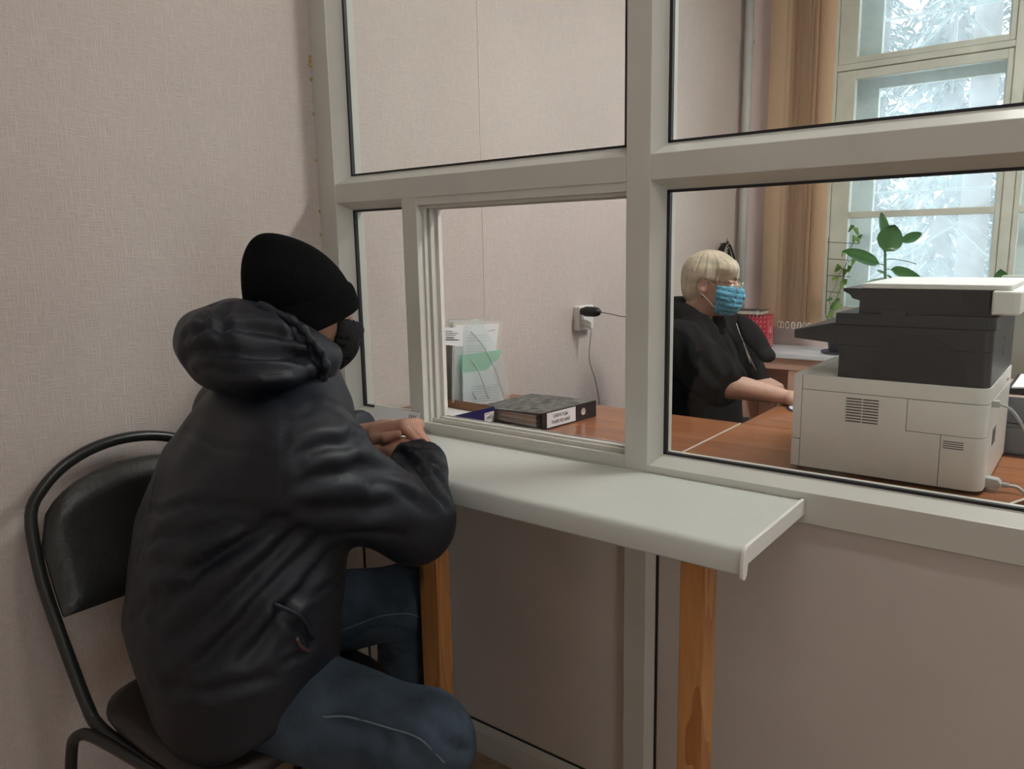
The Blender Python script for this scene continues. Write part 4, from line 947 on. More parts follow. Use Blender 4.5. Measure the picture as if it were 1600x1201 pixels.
# ============================================================ the visitor
MAN = root('person', (-1.19, .75, .47), 'man in navy hooded winter jacket and black knit hat seated at the counter, hands clasped', 'person')
tv = 20; HV = np.array([math.sin(math.radians(tv)), math.cos(math.radians(tv)), 0], np.float32); RV = np.array([HV[1], -HV[0], 0], np.float32)
TZ = np.array([.40, .50, .64, .80, .92, 1.01, 1.07, 1.13]); TX = np.array([-1.195, -1.20, -1.205, -1.20, -1.19, -1.18, -1.172, -1.168]); TY = np.array([.735, .725, .718, .748, .787, .822, .842, .855])
TA = np.array([.200, .225, .235, .230, .222, .175, .11, .07]); TB_ = np.array([.140, .166, .178, .176, .158, .122, .085, .060])
def torso(P, inset=0.):
    z = P[..., 2]; cx = np.interp(z, TZ, TX); cy = np.interp(z, TZ, TY); a = np.interp(z, TZ, TA)-inset; b = np.interp(z, TZ, TB_)-inset
    qx = P[..., 0]-cx; qy = P[..., 1]-cy; r = qx*RV[0]+qy*RV[1]; h = qx*HV[0]+qy*HV[1]
    k = (np.abs(r/a)**2.3+np.abs(h/b)**2.3)**(1/2.3); d = (k-1)*np.minimum(a, b)
    return smax(d, z-1.13, .03), h, z
shR = np.array([-1.025, .745, .935]); elR = np.array([-.965, .945, .780]); wrR = atz(655, 712, .866)
shL = np.array([-1.365, .885, .945]); elL = np.array([-1.445, 1.10, .82]); wrL = atz(574, 671, .872)
def jacket_f(P):
    d, h, z = torso(P)
    hem = .505+.46*h; d = smax(d, hem-z, .02)
    d = smin(d, s_ell(P, shR, (.092, .092, .09)), .05); d = smin(d, s_ell(P, shL, (.092, .092, .09)), .05)
    for a, b, c in ((shR, elR, wrR), (shL, elL, wrL)):
        e = s_cap(P, a, b, .090, .068); w = s_cap(P, b, c, .070, .050)
        cut = (P-np.array(c, np.float32))@np.array(nrm(np.array(c)-b), np.float32)
        w = smax(w, cut, .006)
        d = smin(d, smin(e, w, .025), .035)
    return d
JV, JQ = nets(jacket_f, (-1.62, .42, .36), (-.80, 1.36, 1.16), .0085)
JV = relax(JV, JQ, 2)
JV = wob(JV, JQ, .0022, 26, 3)
folds = [
    ([(250, 652), (330, 690), (432, 720)], .005, .004, .002), ([(266, 660), (240, 735), (226, 800), (205, 900)], .004, .004, .0015),
    ([(424, 585), (446, 640), (440, 720), (432, 800)], .004, .003, .0006), ([(424, 600), (470, 640), (500, 612)], .004, .004, .001),
    ([(215, 800), (300, 792), (420, 800)], .007, .006, .004), ([(208, 850), (300, 832), (430, 812)], .008, .006, .004), ([(445, 812), (360, 860), (235, 965)], .010, .010, .006), ([(470, 830), (400, 900), (270, 1010)], .011, .011, .006),
    ([(505, 842), (430, 915), (330, 1020), (260, 1080)], .011, .010, .006), ([(520, 862), (470, 930), (380, 1040)], .010, .009, .005), ([(215, 880), (290, 890), (380, 850)], .010, .007, .004), ([(200, 960), (260, 925), (340, 870)], .010, .007, .004),
    ([(433, 945), (465, 972), (495, 1008)], .006, .010, .006), ([(495, 1008), (470, 1030), (440, 1042)], .006, .006, .003), ([(540, 905), (500, 925), (440, 940)], .007, .006, .004), ([(240, 1075), (330, 1085), (430, 1060)], .010, .006, .004),
    ([(455, 720), (520, 690), (610, 680)], .010, .009, .006), ([(465, 765), (540, 735), (640, 735)], .011, .008, .005), ([(540, 640), (556, 655), (566, 672)], .007, .010, .006), ([(520, 628), (545, 645), (560, 680)], .008, .007, .004),
    ([(470, 800), (560, 800), (660, 780)], .012, .007, .004), ([(600, 690), (640, 715), (700, 760)], .007, .009, .005), ([(612, 700), (655, 735), (702, 790)], .008, .008, .005), ([(634, 716), (670, 712), (706, 740)], .006, .007, .005), ([(640, 700), (675, 695), (710, 720)], .006, .006, .004), ([(640, 692), (668, 684), (695, 692)], .005, .004, .003),
    ([(560, 745), (620, 760), (680, 800)], .009, .007, .004), ([(520, 845), (580, 838), (640, 840)], .009, .006, .003), ([(660, 720), (690, 742), (716, 790)], .006, .008, .005),
]
JV = creases(JV, JQ, folds); JV = relax(JV, JQ, 1, .3)
vmesh('jacket', JV, JQ, M['jacket'], MAN)
# pocket opening, zip and hem toggles
def patch(px, V_, off, name, m_, parent, r=.0025):
    P = [on_surface(V_, u, v) for u, v in px]; P = [p for p in P if p is not None]
    q = [p-ray(*px[i])*off for i, p in enumerate(P)]
    return MB().tube(bez(q, 4), r, 6).build(name, m_, parent, smooth=True)
patch([(433, 944), (462, 968), (494, 1004)], JV, .002, 'pocket_edge', M['jacket'], MAN, .0035)
patch([(468, 1003), (478, 1007), (490, 1012)], JV, .001, 'pocket_zip', M['zip'], MAN, .003)
# hood lying on the shoulders
HC = np.array([-1.18, .855, 1.085]); hf = nrm(np.array([HV[0], HV[1], -.62])); hr = RV.astype(float); hu = np.cross(hr, hf)
def hood_f(P):
    d = s_tor(P, HC-hf*.012+hu*.008, [hr, hf, hu], .090, .046, 1.05)
    d = smin(d, s_ell(P, HC-HV*.098+np.array([0, 0, .012]), (.145, .098, .070), [hr, hf, hu]), .03)
    d = smin(d, s_ell(P, HC-HV*.075+np.array([0, 0, -.012])+hr*.03, (.155, .085, .040), [hr, HV.astype(float), (0, 0, 1)]), .03)
    d = smax(d, ((P-HC.astype(np.float32))@hf.astype(np.float32))-.062, .025)
    throat = s_cap(P, HC-hu*.2, HC+hu*.25+hf*.02, .060, .082)
    return smax(d, -throat, .02)
HVx, HQ = nets(hood_f, (-1.46, .58, .94), (-.95, 1.10, 1.26), .0065)
HVx = wob(relax(HVx, HQ, 2), HQ, .002, 34, 5)
hl = [([(285, 520), (340, 505), (420, 512), (470, 530)], .009, .009, .006), ([(282, 560), (350, 548), (440, 552), (500, 565)], .010, .010, .006), ([(300, 580), (380, 572), (470, 575)], .006, .007, .004), ([(330, 470), (320, 490), (300, 520)], .008, .006, .004), ([(360, 470), (345, 500), (350, 540)], .008, .006, .004),
      ([(410, 468), (436, 478), (452, 500), (470, 520), (488, 545), (503, 575), (508, 600)], .005, .007, .005), ([(440, 540), (470, 552), (500, 560)], .006, .006, .004), ([(455, 520), (480, 530), (494, 540)], .005, .005, .003)]
HVx = creases(HVx, HQ, hl)
vmesh('hood', HVx, HQ, M['jacket'], MAN)
q = [on_surface(HVx, u, v, .012) for u, v in ((405, 465), (430, 470), (448, 488), (468, 508), (486, 532), (500, 558), (507, 585), (508, 603))]; q = [p-FWD*.001 for p in q if p is not None]
qq = bez(q, 6); MB().tube(qq, [.0075+.0022*math.sin(i*1.15) for i in range(len(qq))], 8).build('drawstring_hem', M['jacket'], MAN, smooth=True)
MB().tube([at(517, 590, 1.36), at(524, 596, 1.37), at(536, 607, 1.385)], [.010, .012, .010], 8, flat=.5).build('collar_flap', M['blackcloth'], MAN, smooth=True)
MB().tube([at(521, 603, 1.345), at(526, 608, 1.347), at(524, 614, 1.347)], .002, 6).build('collar_snap', M['steel_grey'], MAN, smooth=True)
# head, hat, mask
hax = head_axes(17, 12, 4); hc = at(474, 482, 1.425)
hfld, HL = head_field(hc, hax, .92)
hatN = nrm(-hax[1]*.50+hax[2]*.87); hatF = nrm(hax[1]+hatN*-np.dot(hax[1], hatN)); hatR = np.cross(hatF, hatN)
hatC = HL(0, -.010, .016)
prof_h = [(.088, -.052), (.100, -.053), (.104, -.047), (.1065, -.02), (.105, -.004), (.1015, .0), (.0985, .002), (.0985, .018), (.0925, .042), (.080, .068), (.063, .090), (.044, .107), (.026, .119), (.011, .125), (.001, .126)]
hm = MB().lathe(prof_h, hatC, 40, ax=(hatR, hatF, hatN), sx=.90, sy=.95)
vv = np.array(hm.v)
loc = (vv-hatC)@np.stack([hatR, hatF, hatN], 1)
f_ = np.clip(loc[:, 2]/.126, 0, 1); loc[:, 1] -= .022*f_**2; loc[:, 0] += .004*np.sin(loc[:, 2]*60+loc[:, 1]*30); loc[:, 2] += .006*np.exp(-((loc[:, 0])/.03)**2)*f_
ang = np.arctan2(loc[:, 1], loc[:, 0]); rr_ = 1+.018*np.sin(ang*3+1)*f_; loc[:, :2] *= rr_[:, None]
vv = hatC+loc@np.stack([hatR, hatF, hatN]); hm.v = [tuple(p) for p in vv]
ho = hm.build('knit_hat', M['knit'], MAN, smooth='auto'); sm = ho.modifiers.new('sub', 'SUBSURF'); sm.levels = 1; sm.render_levels = 2
def mask_f(fld, L, ax, hc, lo=-.115, hi=.000, back=.018, s=1., th=.0022):
    r, f, u = ax
    def g(P):
        base = smin(fld(P)-.003, s_ell(P, L(0, .072, -.05), np.array([.046, .048, .06])*s, [r, f, u]), .03)
        d = np.abs(base)-th; q = P-np.array(hc, np.float32); a = q@np.array(f, np.float32); b = q@np.array(u, np.float32)
        d = np.maximum(d, -(a-back*s-.10*np.clip(-(b/s+.03), 0, 1)*0)); d = np.maximum(d, b-hi*s); d = np.maximum(d, lo*s-b); return d
    return g
mv, mq = nets(mask_f(hfld, HL, hax, hc, -.125, -.010, .046, .92), hc-.15, hc+.15, .0042); mv = relax(mv, mq, 1)
vmesh('face_mask', mv, mq, M['maskblack'], MAN)
for sgn in (1, -1):
    for h0, h1 in ((-.012, .015), (-.085, -.03)): MB().tube(bez([HL(sgn*.066, .02, h0), HL(sgn*.076, -.005, (h0+h1)/2), HL(sgn*.082, -.03, h1)], 4), .0015, 5).build('ear_loop', M['maskblack'], MAN, smooth=True)
    eo = MB().lathe([(.001, -.0118), (.006, -.0103), (.0103, -.006), (.0118, 0), (.0103, .006), (.006, .0103), (.001, .0118)], HL(sgn*.031, .079, .004), 14, ax=(hax[0], hax[2], hax[1])).build('eye', M['eye'], MAN, smooth=True)
    MB().lathe([(.0055, 0), (.004, .001)], HL(sgn*.031, .0905, .004), 12, ax=(hax[0], hax[2], hax[1])).build('iris', M['iris'], eo)
# trousers
hpR = np.array([-1.10, .70, .525]); knR = np.array([-.822, .808, .480]); anR = np.array([-.87, .80, .10])
hpL = np.array([-1.28, .80, .545]); knL = np.array([-1.195, 1.160, .492]); anL = np.array([-1.215, 1.10, .10])
def jeans_f(P):
    d = s_ell(P, (-1.20, .71, .555), (.175, .15, .09), [RV.astype(float), HV.astype(float), (0, 0, 1)])
    for h, k, a in ((hpR, knR, anR), (hpL, knL, anL)):
        d = smin(d, s_cap(P, h, k, .096, .075), .03); d = smin(d, smax(s_cap(P, k, a, .074, .060), .085-P[..., 2], .01), .03)
    return d
TV, TQ = nets(jeans_f, (-1.5, .48, .06), (-.64, 1.33, .70), .0085); TV = wob(relax(TV, TQ, 2), TQ, .002, 30, 8)
TV = creases(TV, TQ, [([(545, 1060), (600, 1100), (640, 1170)], .010, .006, .004), ([(520, 1130), (580, 1150), (650, 1190)], .010, .006, .004), ([(640, 1100), (690, 1140), (735, 1190)], .010, .005, .003), ([(560, 1080), (590, 1130), (600, 1190)], .010, .006, .004), ([(700, 1150), (720, 1170), (746, 1165)], .009, .006, .004),
    ([(545, 930), (580, 960), (630, 930)], .008, .005, .003), ([(560, 1000), (600, 985), (650, 1000)], .008, .005, .003), ([(585, 1022), (620, 1026), (655, 1022)], .008, .009, .005), ([(600, 920), (590, 945), (560, 985)], .007, .005, .003)])
vmesh('jeans', TV, TQ, M['denim'], MAN)
for px in ([(533, 992), (560, 978), (600, 965), (640, 960), (656, 966)], [(498, 1117), (540, 1122), (600, 1140), (650, 1160), (700, 1192)]):
    P = [on_surface(TV, u, v) for u, v in px]; P = [p-FWD*.003 for p in P if p is not None]
    if len(P) > 1: MB().tube(bez(P, 5), .0016, 5).build('seam_stitching', M['denim_seam'], MAN, smooth=True)
for a, dr in ((anR, nrm([.35, .93, 0])), (anL, nrm([0, 1, 0]))):
    def shoe_f(P, a=a, dr=dr):
        sd_ = np.array([dr[1], -dr[0], 0]); d = s_box(P, np.array([a[0], a[1], .012])+dr*.03, (.055, .14, .013), [sd_, dr, (0, 0, 1)], .012)
        d = smin(d, s_ell(P, np.array([a[0], a[1], .04])+dr*.08, (.048, .085, .042), [sd_, dr, (0, 0, 1)]), .015)
        d = smin(d, s_cap(P, a+np.array([0, 0, .03]), np.array([a[0], a[1], .04])-dr*.02, .052, .05), .02); return np.maximum(d, -P[..., 2]+.0)
    v_, q_ = nets(shoe_f, np.array([a[0], a[1], 0])-(.2, .2, .02), np.array([a[0], a[1], .2])+(.2, .24, .0), .008); vmesh('shoe', relax(v_, q_, 1), q_, M['shoe'], MAN)
# body: head, trunk, arms and both hands
wL = atz(589, 676, .882); wR = atz(640, 706, .862)
hlF, fL, tL = hand_field(wL, (.93, .22, .26), (-.10, .15, 1), [(48, 50, 18), (52, 52, 20), (56, 52, 20), (60, 52, 20)], [(.012, .030, -.010), (.036, .056, -.018), (.068, .064, -.018), (.094, .058, -.016)], 1.0, 1.0, -1)
hrF, fR, tR = hand_field(wR, (-.93, .30, -.02), (.1, .10, 1), [(25, 50, 35), (25, 50, 35), (28, 50, 35), (30, 50, 35)], [(.018, .026, -.004), (.045, .044, .0), (.070, .052, .004), (.090, .052, .006)], 1.0, 1.0, 1)
def body_f(P):
    d, h, z = torso(P, .06); d = smax(d, .50-z, .03)
    for a, b, c in ((shR, elR, wR), (shL, elL, wL)): d = smin(d, smin(s_cap(P, a, b, .05, .043), s_cap(P, b, c, .043, .026), .01), .02)
    for h_, k, a in ((hpR, knR, anR), (hpL, knL, anL)): d = smin(d, smin(s_cap(P, h_, k, .075, .055), s_cap(P, k, a, .052, .038), .01), .03)
    return smin(d, s_cap(P, (-1.18, .85, 1.0), HL(0, -.05, -.15), .06, .055), .02)
parts = [nets(hfld, hc-.2, hc+.16, .005), nets(hlF, wL-.10, wL+.19, .0032), nets(hrF, wR-.19, wR+.14, .0032), nets(body_f, (-1.6, .45, .05), (-.65, 1.35, 1.14), .014)]
def merge(parts):
    V_, Q_, n = [], [], 0
    for v_, q_ in parts: V_.append(relax(v_, q_, 1)); Q_.append(q_+n); n += len(v_)
    return np.concatenate(V_), np.concatenate(Q_)
bv, bq = merge(parts); vmesh('body', bv, bq, M['skin'], MAN)

# ============================================================ the clerk behind the glass
WOM = root('person', (-1.2, 2.67, .47), 'blonde woman in black cape, glasses and blue face mask seated behind the glass', 'person')
wh = np.array([.985, .174, 0], np.float32); wr_ = np.array([.174, -.985, 0], np.float32)
wax = head_axes(82, 7, 0); wc = at(1113, 444, 2.8); wf, WL = head_field(wc, wax, .93)
nb = WL(0, -.055, -.165)
wsR = np.array([-1.20, 2.485, .905]); weR = np.array([-.985, 2.385, .815]); wwR = np.array([-.815, 2.475, .775])
wsL = np.array([-1.17, 2.85, .905]); weL = np.array([-1.13, 2.95, .755]); wwL = np.array([-1.045, 2.875, .748])
WZ = np.array([.45, .55, .70, .82, .90, .96, 1.0, 1.03]); WX = np.array([-1.20, -1.20, -1.20, -1.205, -1.215, -1.215, -1.20, -1.195]); WA = np.array([.19, .20, .185, .19, .185, .14, .09, .065]); WB = np.array([.16, .165, .155, .15, .13, .105, .08, .065])
def wtorso(P, inset=0.):
    z = P[..., 2]; cx = np.interp(z, WZ, WX); a = np.interp(z, WZ, WA)-inset; b = np.interp(z, WZ, WB)-inset
    qx = P[..., 0]-cx; qy = P[..., 1]-2.668; r = qx*wr_[0]+qy*wr_[1]; h = qx*wh[0]+qy*wh[1]
    k = (np.abs(r/a)**2.2+np.abs(h/b)**2.2)**(1/2.2); return (k-1)*np.minimum(a, b)
def cape_f(P):
    d = wtorso(P); d = smax(d, P[..., 2]-1.03, .02); d = smax(d, .47-P[..., 2], .02)
    for s_, e_, w_, r1 in ((wsR, weR, wwR, .105), (wsL, weL, wwL, .09)):
        a = s_cap(P, s_, e_, .105, .078); cut = (P-np.array(e_, np.float32))@np.array(nrm(np.array(e_)-s_), np.float32)-.035
        d = smin(d, smax(a, cut, .008) if s_ is wsR else a, .06)
    d = smin(d, s_cap(P, weL, wwL, .06, .042), .03)
    d = smin(d, s_ell(P, (-1.24, 2.45, .80), (.13, .085, .16)), .06)                      # the cape falls over the near arm
    d = smin(d, s_tor(P, nb+np.array([-.014, 0, .048]), [wr_, nrm([.82, .15, -.56]), nrm([.56, 0, .82])], .070, .026), .02)
    d = smin(d, s_ell(P, nb+wr_.astype(float)*.056+np.array([-.018, 0, .035]), (.060, .026, .045)), .025)
    throat = s_cap(P, nb+np.array([.03, 0, -.02]), nb+np.array([.06, 0, .3]), .050, .062)
    chest = s_cap(P, nb+np.array([.10, -.005, -.13]), nb+np.array([.09, 0, .1]), .004, .05)
    return smax(smax(d, -throat, .01), -chest, .01)
CV, CQ = nets(cape_f, (-1.52, 2.24, .42), (-.86, 3.06, 1.08), .0085); CV = wob(relax(CV, CQ, 2), CQ, .002, 24, 11)
CV = creases(CV, CQ, [([(1098, 490), (1118, 530), (1140, 590)], .012, .010, .007), ([(1085, 495), (1095, 560), (1130, 600)], .012, .010, .007), ([(1062, 520), (1070, 580), (1110, 620)], .014, .010, .007), ([(1110, 485), (1140, 540), (1165, 600)], .010, .010, .007), ([(1060, 600), (1090, 620), (1130, 628)], .014, .008, .005), ([(1122, 492), (1152, 540), (1172, 610)], .008, .008, .005)])
CV = relax(CV, CQ, 5)
vmesh('cape', CV, CQ, M['blackcloth'], WOM)
def lapel_f(P):
    a, b = at(1158, 498, 2.80), at(1200, 556, 2.84); t = nrm(b-a); n_ = nrm(np.cross(t, FWD)); o_ = np.cross(t, n_)
    d = s_ell(P, (a+b)/2, (.105, .038, .010), [t, n_, o_]); return smin(d, s_ell(P, at(1199, 556, 2.83), (.030, .022, .012), [RGT, UPV, FWD]), .02)
lv, lq = nets(lapel_f, at(1180, 530, 2.82)-.16, at(1180, 530, 2.82)+.16, .0055); vmesh('lapel', relax(lv, lq, 1), lq, M['blackcloth2'], WOM)
q = [on_surface(CV, u, v, .012) for u, v in ((1152, 500), (1160, 520), (1170, 545), (1180, 575))]; q = [p-FWD*.002 for p in q if p is not None]
if len(q) > 1: MB().tube(bez(q, 5), [.0016]*(len(bez(q, 5))), 6).build('cape_piping', M['paper2'], WOM, smooth=True)
q = [on_surface(CV, u, v, .012) for u, v in ((1166, 535), (1172, 552), (1177, 570))]; q = [p-FWD*.001 for p in q if p is not None]
if len(q) > 1: MB().tube(q, [.002, .007, .002], 6, flat=.3).build('blouse_edge', M['paper2'], WOM, smooth=True)
whp = np.array([-1.2, 2.668, .545]); wk = [np.array([-.78, 2.60, .545]), np.array([-.78, 2.76, .545])]; wa = [np.array([-.76, 2.60, .09]), np.array([-.76, 2.77, .09])]
def wtrous_f(P):
    d = s_ell(P, whp, (.19, .17, .085))
    for i in range(2):
        h_ = whp+np.array([0, -.08 if i == 0 else .08, 0]); d = smin(d, smin(s_cap(P, h_, wk[i], .088, .072), smax(s_cap(P, wk[i], wa[i], .07, .055), .07-P[..., 2], .01), .03), .03)
    return d
v_, q_ = nets(wtrous_f, (-1.45, 2.4, .05), (-.66, 2.95, .66), .010); vmesh('trousers', relax(v_, q_, 2), q_, M['blackcloth2'], WOM)
for a in wa:
    def f_(P, a=a): return np.maximum(smin(s_ell(P, a+np.array([.06, 0, -.055]), (.12, .042, .045)), s_cap(P, a, a-np.array([0, 0, .05]), .045, .045), .02), -P[..., 2])
    v_, q_ = nets(f_, a-np.array([.12, .1, .12]), a+np.array([.22, .1, .08]), .008); vmesh('shoe', relax(v_, q_, 1), q_, M['shoe'], WOM)
# hair with combed strands
def hair_f(P):
    r, f, u = [np.array(x, np.float32) for x in wax]; q = (P-np.array(wc, np.float32))/.93; a, b, c = q@r, q@f, q@u
    jag = .005*np.sin(a*230+b*170)+.004*np.sin(b*330-a*90)
    d = s_ell(P, WL(0, -.014, .034), np.array([.088, .110, .096])*.93, wax)
    d = smin(d, s_ell(P, WL(0, -.062, -.022), np.array([.066, .050, .066])*.93, wax), .03)
    d = smin(d, s_ell(P, WL(.03, .055, .070), np.array([.055, .042, .034])*.93, wax), .02)
    line = .022-.30*(b-.06)+.10*np.clip(-b-.0, 0, 1); 
    face = smax(line*0+(c-(.024+.28*(b-.03)))*.9, -(b-.008), .004)          # open over the face, fringe above the brow
    face = np.maximum(c-(.026+.32*(b-.02)), -(b-.004-.12*np.clip(c, -.1, 0)*0))
    d = smax(d, -np.maximum(face, -1)*1.0 if False else np.minimum(-(c-(.016+.16*(b-.02)+jag)), (b-.010-jag))*1.0, .010)
    ear = s_ell(P, WL(.082, -.014, -.012), np.array([.030, .022, .036])*.93, wax); d = smax(d, -ear, .006)
    ear = s_ell(P, WL(-.082, -.014, -.012), np.array([.030, .022, .036])*.93, wax); d = smax(d, -ear, .006)
    return smax(d, (-.082-.30*(b+.06)-c+jag*1.5)*.93, .010)
HVw, HQw = nets(hair_f, wc-.16, wc+.16, .0042); HVw = relax(HVw, HQw, 1)
Nn_ = vnormals(HVw, HQw); lq_ = (HVw-wc)@np.stack(wax, 1); rs = np.random.RandomState(4)
crown = np.array([.0, -.04, .10]); az = np.arctan2(lq_[:, 1]-crown[1], lq_[:, 0]-crown[0]); el = np.linalg.norm(lq_-crown, axis=1)
st_ = np.zeros(len(HVw))
for fq, am in ((18, 1.), (31, .8), (53, .6), (77, .4)): st_ += am*np.sin(az*fq+el*rs.uniform(10, 30)+rs.uniform(0, 6))
HVw = HVw+Nn_*(.0011*st_)[:, None]
vmesh('hair', HVw, HQw, M['hair'], WOM)
mv, mq = nets(mask_f(wf, WL, wax, wc, -.108, .006, .034, .93, .0018), wc-.15, wc+.15, .0036); mv = relax(mv, mq, 1)
lm = (mv-wc)@np.stack(wax, 1); mv = mv+vnormals(mv, mq)*(.0012*np.sin(lm[:, 2]*330+lm[:, 1]*40))[:, None]
vmesh('face_mask', mv, mq, M['maskblue'], WOM)
for s in (1, -1):
    for h0, h1, w in ((.0, .022, .0016), (-.078, -.03, .0016)): MB().tube(bez([WL(s*.064, .034, h0), WL(s*.074, .012, (h0+h1)/2), WL(s*.083, -.018, h1)], 4), w, 5).build('ear_loop', M['white_plastic'], WOM, smooth=True)
    eo = MB().lathe([(.001, -.0112), (.006, -.0097), (.0097, -.0056), (.0112, 0), (.0097, .0056), (.006, .0097), (.001, .0112)], WL(s*.031, .080, .004), 14, ax=(wax[0], wax[2], wax[1])).build('eye', M['eye'], WOM, smooth=True)
    MB().lathe([(.0052, 0), (.004, .001)], WL(s*.031, .0915, .004), 12, ax=(wax[0], wax[2], wax[1])).build('iris', M['iris'], eo)
    MB().tube([WL(s*.016, .093, .031), WL(s*.03, .094, .036), WL(s*.046, .084, .033)], [.0022, .0026, .0012], 6).build('eyebrow', M['iris'], WOM, smooth=True)
MB().lathe([(.001, -.004), (.004, 0), (.001, .004)], WL(.086, -.008, -.042), 8, ax=wax).build('earring', M['black_plastic'], WOM, smooth=True)
# spectacles
GL = root('spectacles', tuple(WL(0, .11, .004)), 'thin gold framed spectacles worn by the blonde woman', 'glasses')
for s in (1, -1):
    cc = np.array([s*.035, .112, .004]); ring = [WL(cc[0]+.0245*math.cos(t), cc[1]-.10*abs(s*(cc[0]+.0245*math.cos(t)))*.35, cc[2]+.0205*math.sin(t)) for t in np.linspace(0, 2*math.pi, 25)[:-1]]
    MB().tube(ring, .0011, 6, closed=True).build('rim', M['gold'], GL, smooth=True)
    n0 = len(ring); mb = MB(); c0 = WL(*cc); off = wax[1]*.0006
    mb.add([tuple(p-off) for p in ring]+[tuple(p+off) for p in ring], [tuple(range(n0)), tuple(range(n0, 2*n0))[::-1]]+[(i, (i+1) % n0, n0+(i+1) % n0, n0+i) for i in range(n0)]); mb.build('lens', M['lens'], GL)
    MB().tube(bez([WL(s*.0595, .110, .008), WL(s*.077, .095, .012), WL(s*.082, .03, .018), WL(s*.083, -.01, .024), WL(s*.084, -.03, .005)], 4), .0011, 6).build('temple', M['gold'], GL, smooth=True)
MB().tube(bez([WL(-.011, .1105, .008), WL(0, .114, .012), WL(.011, .1105, .008)], 4), .0011, 6).build('bridge', M['gold'], GL, smooth=True)
# body: head, arms, hands
hRf, _, _ = hand_field(wwR, (.88, .40, -.12), (0, 0, 1), [(22, 28, 18), (20, 28, 18), (20, 28, 18), (22, 28, 18)], [(.015, .024, -.004), (.04, .045, -.008), (.065, .055, -.012), (.085, .052, -.016)], .92, 1., -1)
hLf, _, _ = hand_field(wwL, (.86, -.46, -.18), (.15, -.15, 1), [(35, 40, 25), (38, 42, 25), (40, 44, 25), (42, 46, 25)], [(.015, .024, -.004), (.04, .042, -.012), (.062, .045, -.02), (.08, .04, -.026)], .92, 1., 1)
def wbody_f(P):
    d = smax(wtorso(P, .05), .5-P[..., 2], .03); d = smax(d, P[..., 2]-1.0, .03)
    d = smin(d, s_cap(P, nb-np.array([0, 0, .06]), WL(0, -.04, -.10), .056, .050), .03)
    d = smin(d, s_ell(P, nb+np.array([.045, 0, -.085]), (.075, .11, .075)), .04)
    for s_, e_, w_ in ((wsR, weR, wwR), (wsL, weL, wwL)): d = smin(d, smin(s_cap(P, s_, e_, .05, .044), s_cap(P, e_, w_, .045, .025), .015), .02)
    for i in range(2): d = smin(d, smin(s_cap(P, whp+np.array([0, -.08 if i == 0 else .08, 0]), wk[i], .065, .052), s_cap(P, wk[i], wa[i], .05, .035), .01), .03)
    return d
bv, bq = merge([nets(wf, wc-.17, wc+.16, .0045), nets(hRf, wwR-.10, wwR+.17, .0035), nets(hLf, wwL-.12, wwL+.17, .0035), nets(wbody_f, (-1.5, 2.3, .04), (-.66, 3.02, 1.10), .009)])
vmesh('body', bv, bq, M['skin_pale'], WOM)
# office chair
OC = root('office_chair', (-1.22, 2.67, 0), 'dark grey office chair the woman sits on', 'chair')
def rb(name, lo, hi, r, m_, parent):
    lo, hi = np.array(lo, float), np.array(hi, float); f_ = lambda P: s_box(P, (lo+hi)/2, (hi-lo)/2, np.eye(3), r)
    v_, q_ = nets(f_, lo-.02, hi+.02, .011); return vmesh(name, v_, q_, m_, parent)
rb('seat', (-1.40, 2.43, .405), (-.96, 2.91, .466), .025, M['chairgrey'], OC); rb('backrest', (-1.405, 2.52, .56), (-1.352, 2.82, .90), .025, M['chairgrey'], OC)
for y in (2.385, 2.94):
    rb('armrest', (-1.36, y-.022, .655), (-1.0, y+.022, .688), .014, M['black_plastic'], OC); MB().tube([(-1.2, y, .665), (-1.2, y, .45), (-1.2, (y*.7+2.67*.3), .40)], .013, 8).build('arm_support', M['black_plastic'], OC, smooth=True)
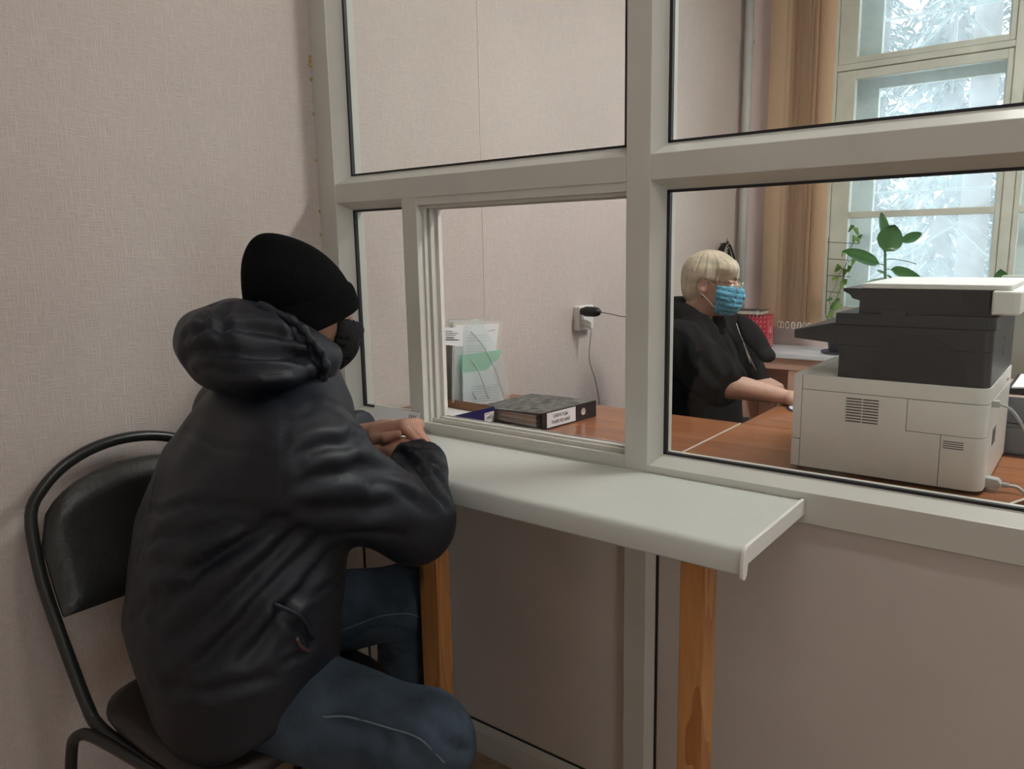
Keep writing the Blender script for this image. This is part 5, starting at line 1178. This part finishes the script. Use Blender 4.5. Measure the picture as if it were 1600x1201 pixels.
MB().tube([(-1.395, 2.67, .62), (-1.41, 2.67, .42), (-1.30, 2.67, .395)], .02, 8).build('back_support', M['black_plastic'], OC, smooth=True)
MB().lathe([(.03, .08), (.03, .25), (.02, .25), (.02, .405)], (-1.2, 2.67, 0), 14).build('gas_lift', M['black_plastic'], OC, smooth='auto')
for k in range(5):
    a = 2*math.pi*k/5+.3; ex, ey = -1.2+.29*math.cos(a), 2.67+.29*math.sin(a)
    MB().tube([(-1.2, 2.67, .10), (ex, ey, .065)], [.025, .016], 8).build('base_arm', M['black_plastic'], OC, smooth=True)
    MB().tube([(ex-.012*math.sin(a), ey+.012*math.cos(a), .028), (ex+.012*math.sin(a), ey-.012*math.cos(a), .028)], .028, 14).build('caster', M['black_plastic'], OC, smooth='auto')
# bag hanging on the wall behind her head
HB = root('hanging_bag', (-1.65, 3.86, 1.0), 'black item with pale piping hanging on the wall behind the blonde woman\'s head', 'bag')
bc = atx(1131, 410, -1.645)
def bag_f(P): return smin(s_ell(P, bc+np.array([0, 0, -.02]), (.028, .085, .125)), s_box(P, bc+np.array([0, 0, -.15]), (.030, .11, .13), np.eye(3), .03), .05)
v_, q_ = nets(bag_f, bc-np.array([.06, .16, .32]), bc+np.array([.06, .16, .14]), .008); vmesh('bag_body', relax(v_, q_, 1), q_, M['blackcloth'], HB)
for k in range(3):
    pts = [bc+np.array([.03-.004*k, (-.085+.022*k)*math.cos(t), -.02+(.118-.02*k)*math.sin(t)]) for t in np.linspace(.15, 1.5, 8)]; MB().tube(pts, .0018, 5).build('piping', M['paper2'], HB, smooth=True)
MB().tube(bez([bc+np.array([0, .03, .11]), bc+np.array([.01, .07, .07]), bc+np.array([.02, .11, -.02]), bc+np.array([.02, .13, -.12]), bc+np.array([.02, .135, -.20])], 5), .006, 6).build('strap', M['blackcloth2'], HB, smooth=True)
MB().tube(bez([(XL+.002, bc[1]+.02, bc[2]+.10), (XL+.03, bc[1]+.02, bc[2]+.10), (XL+.045, bc[1]+.02, bc[2]+.125)], 4), .004, 6).build('hook', M['steel_grey'], HB, smooth=True)
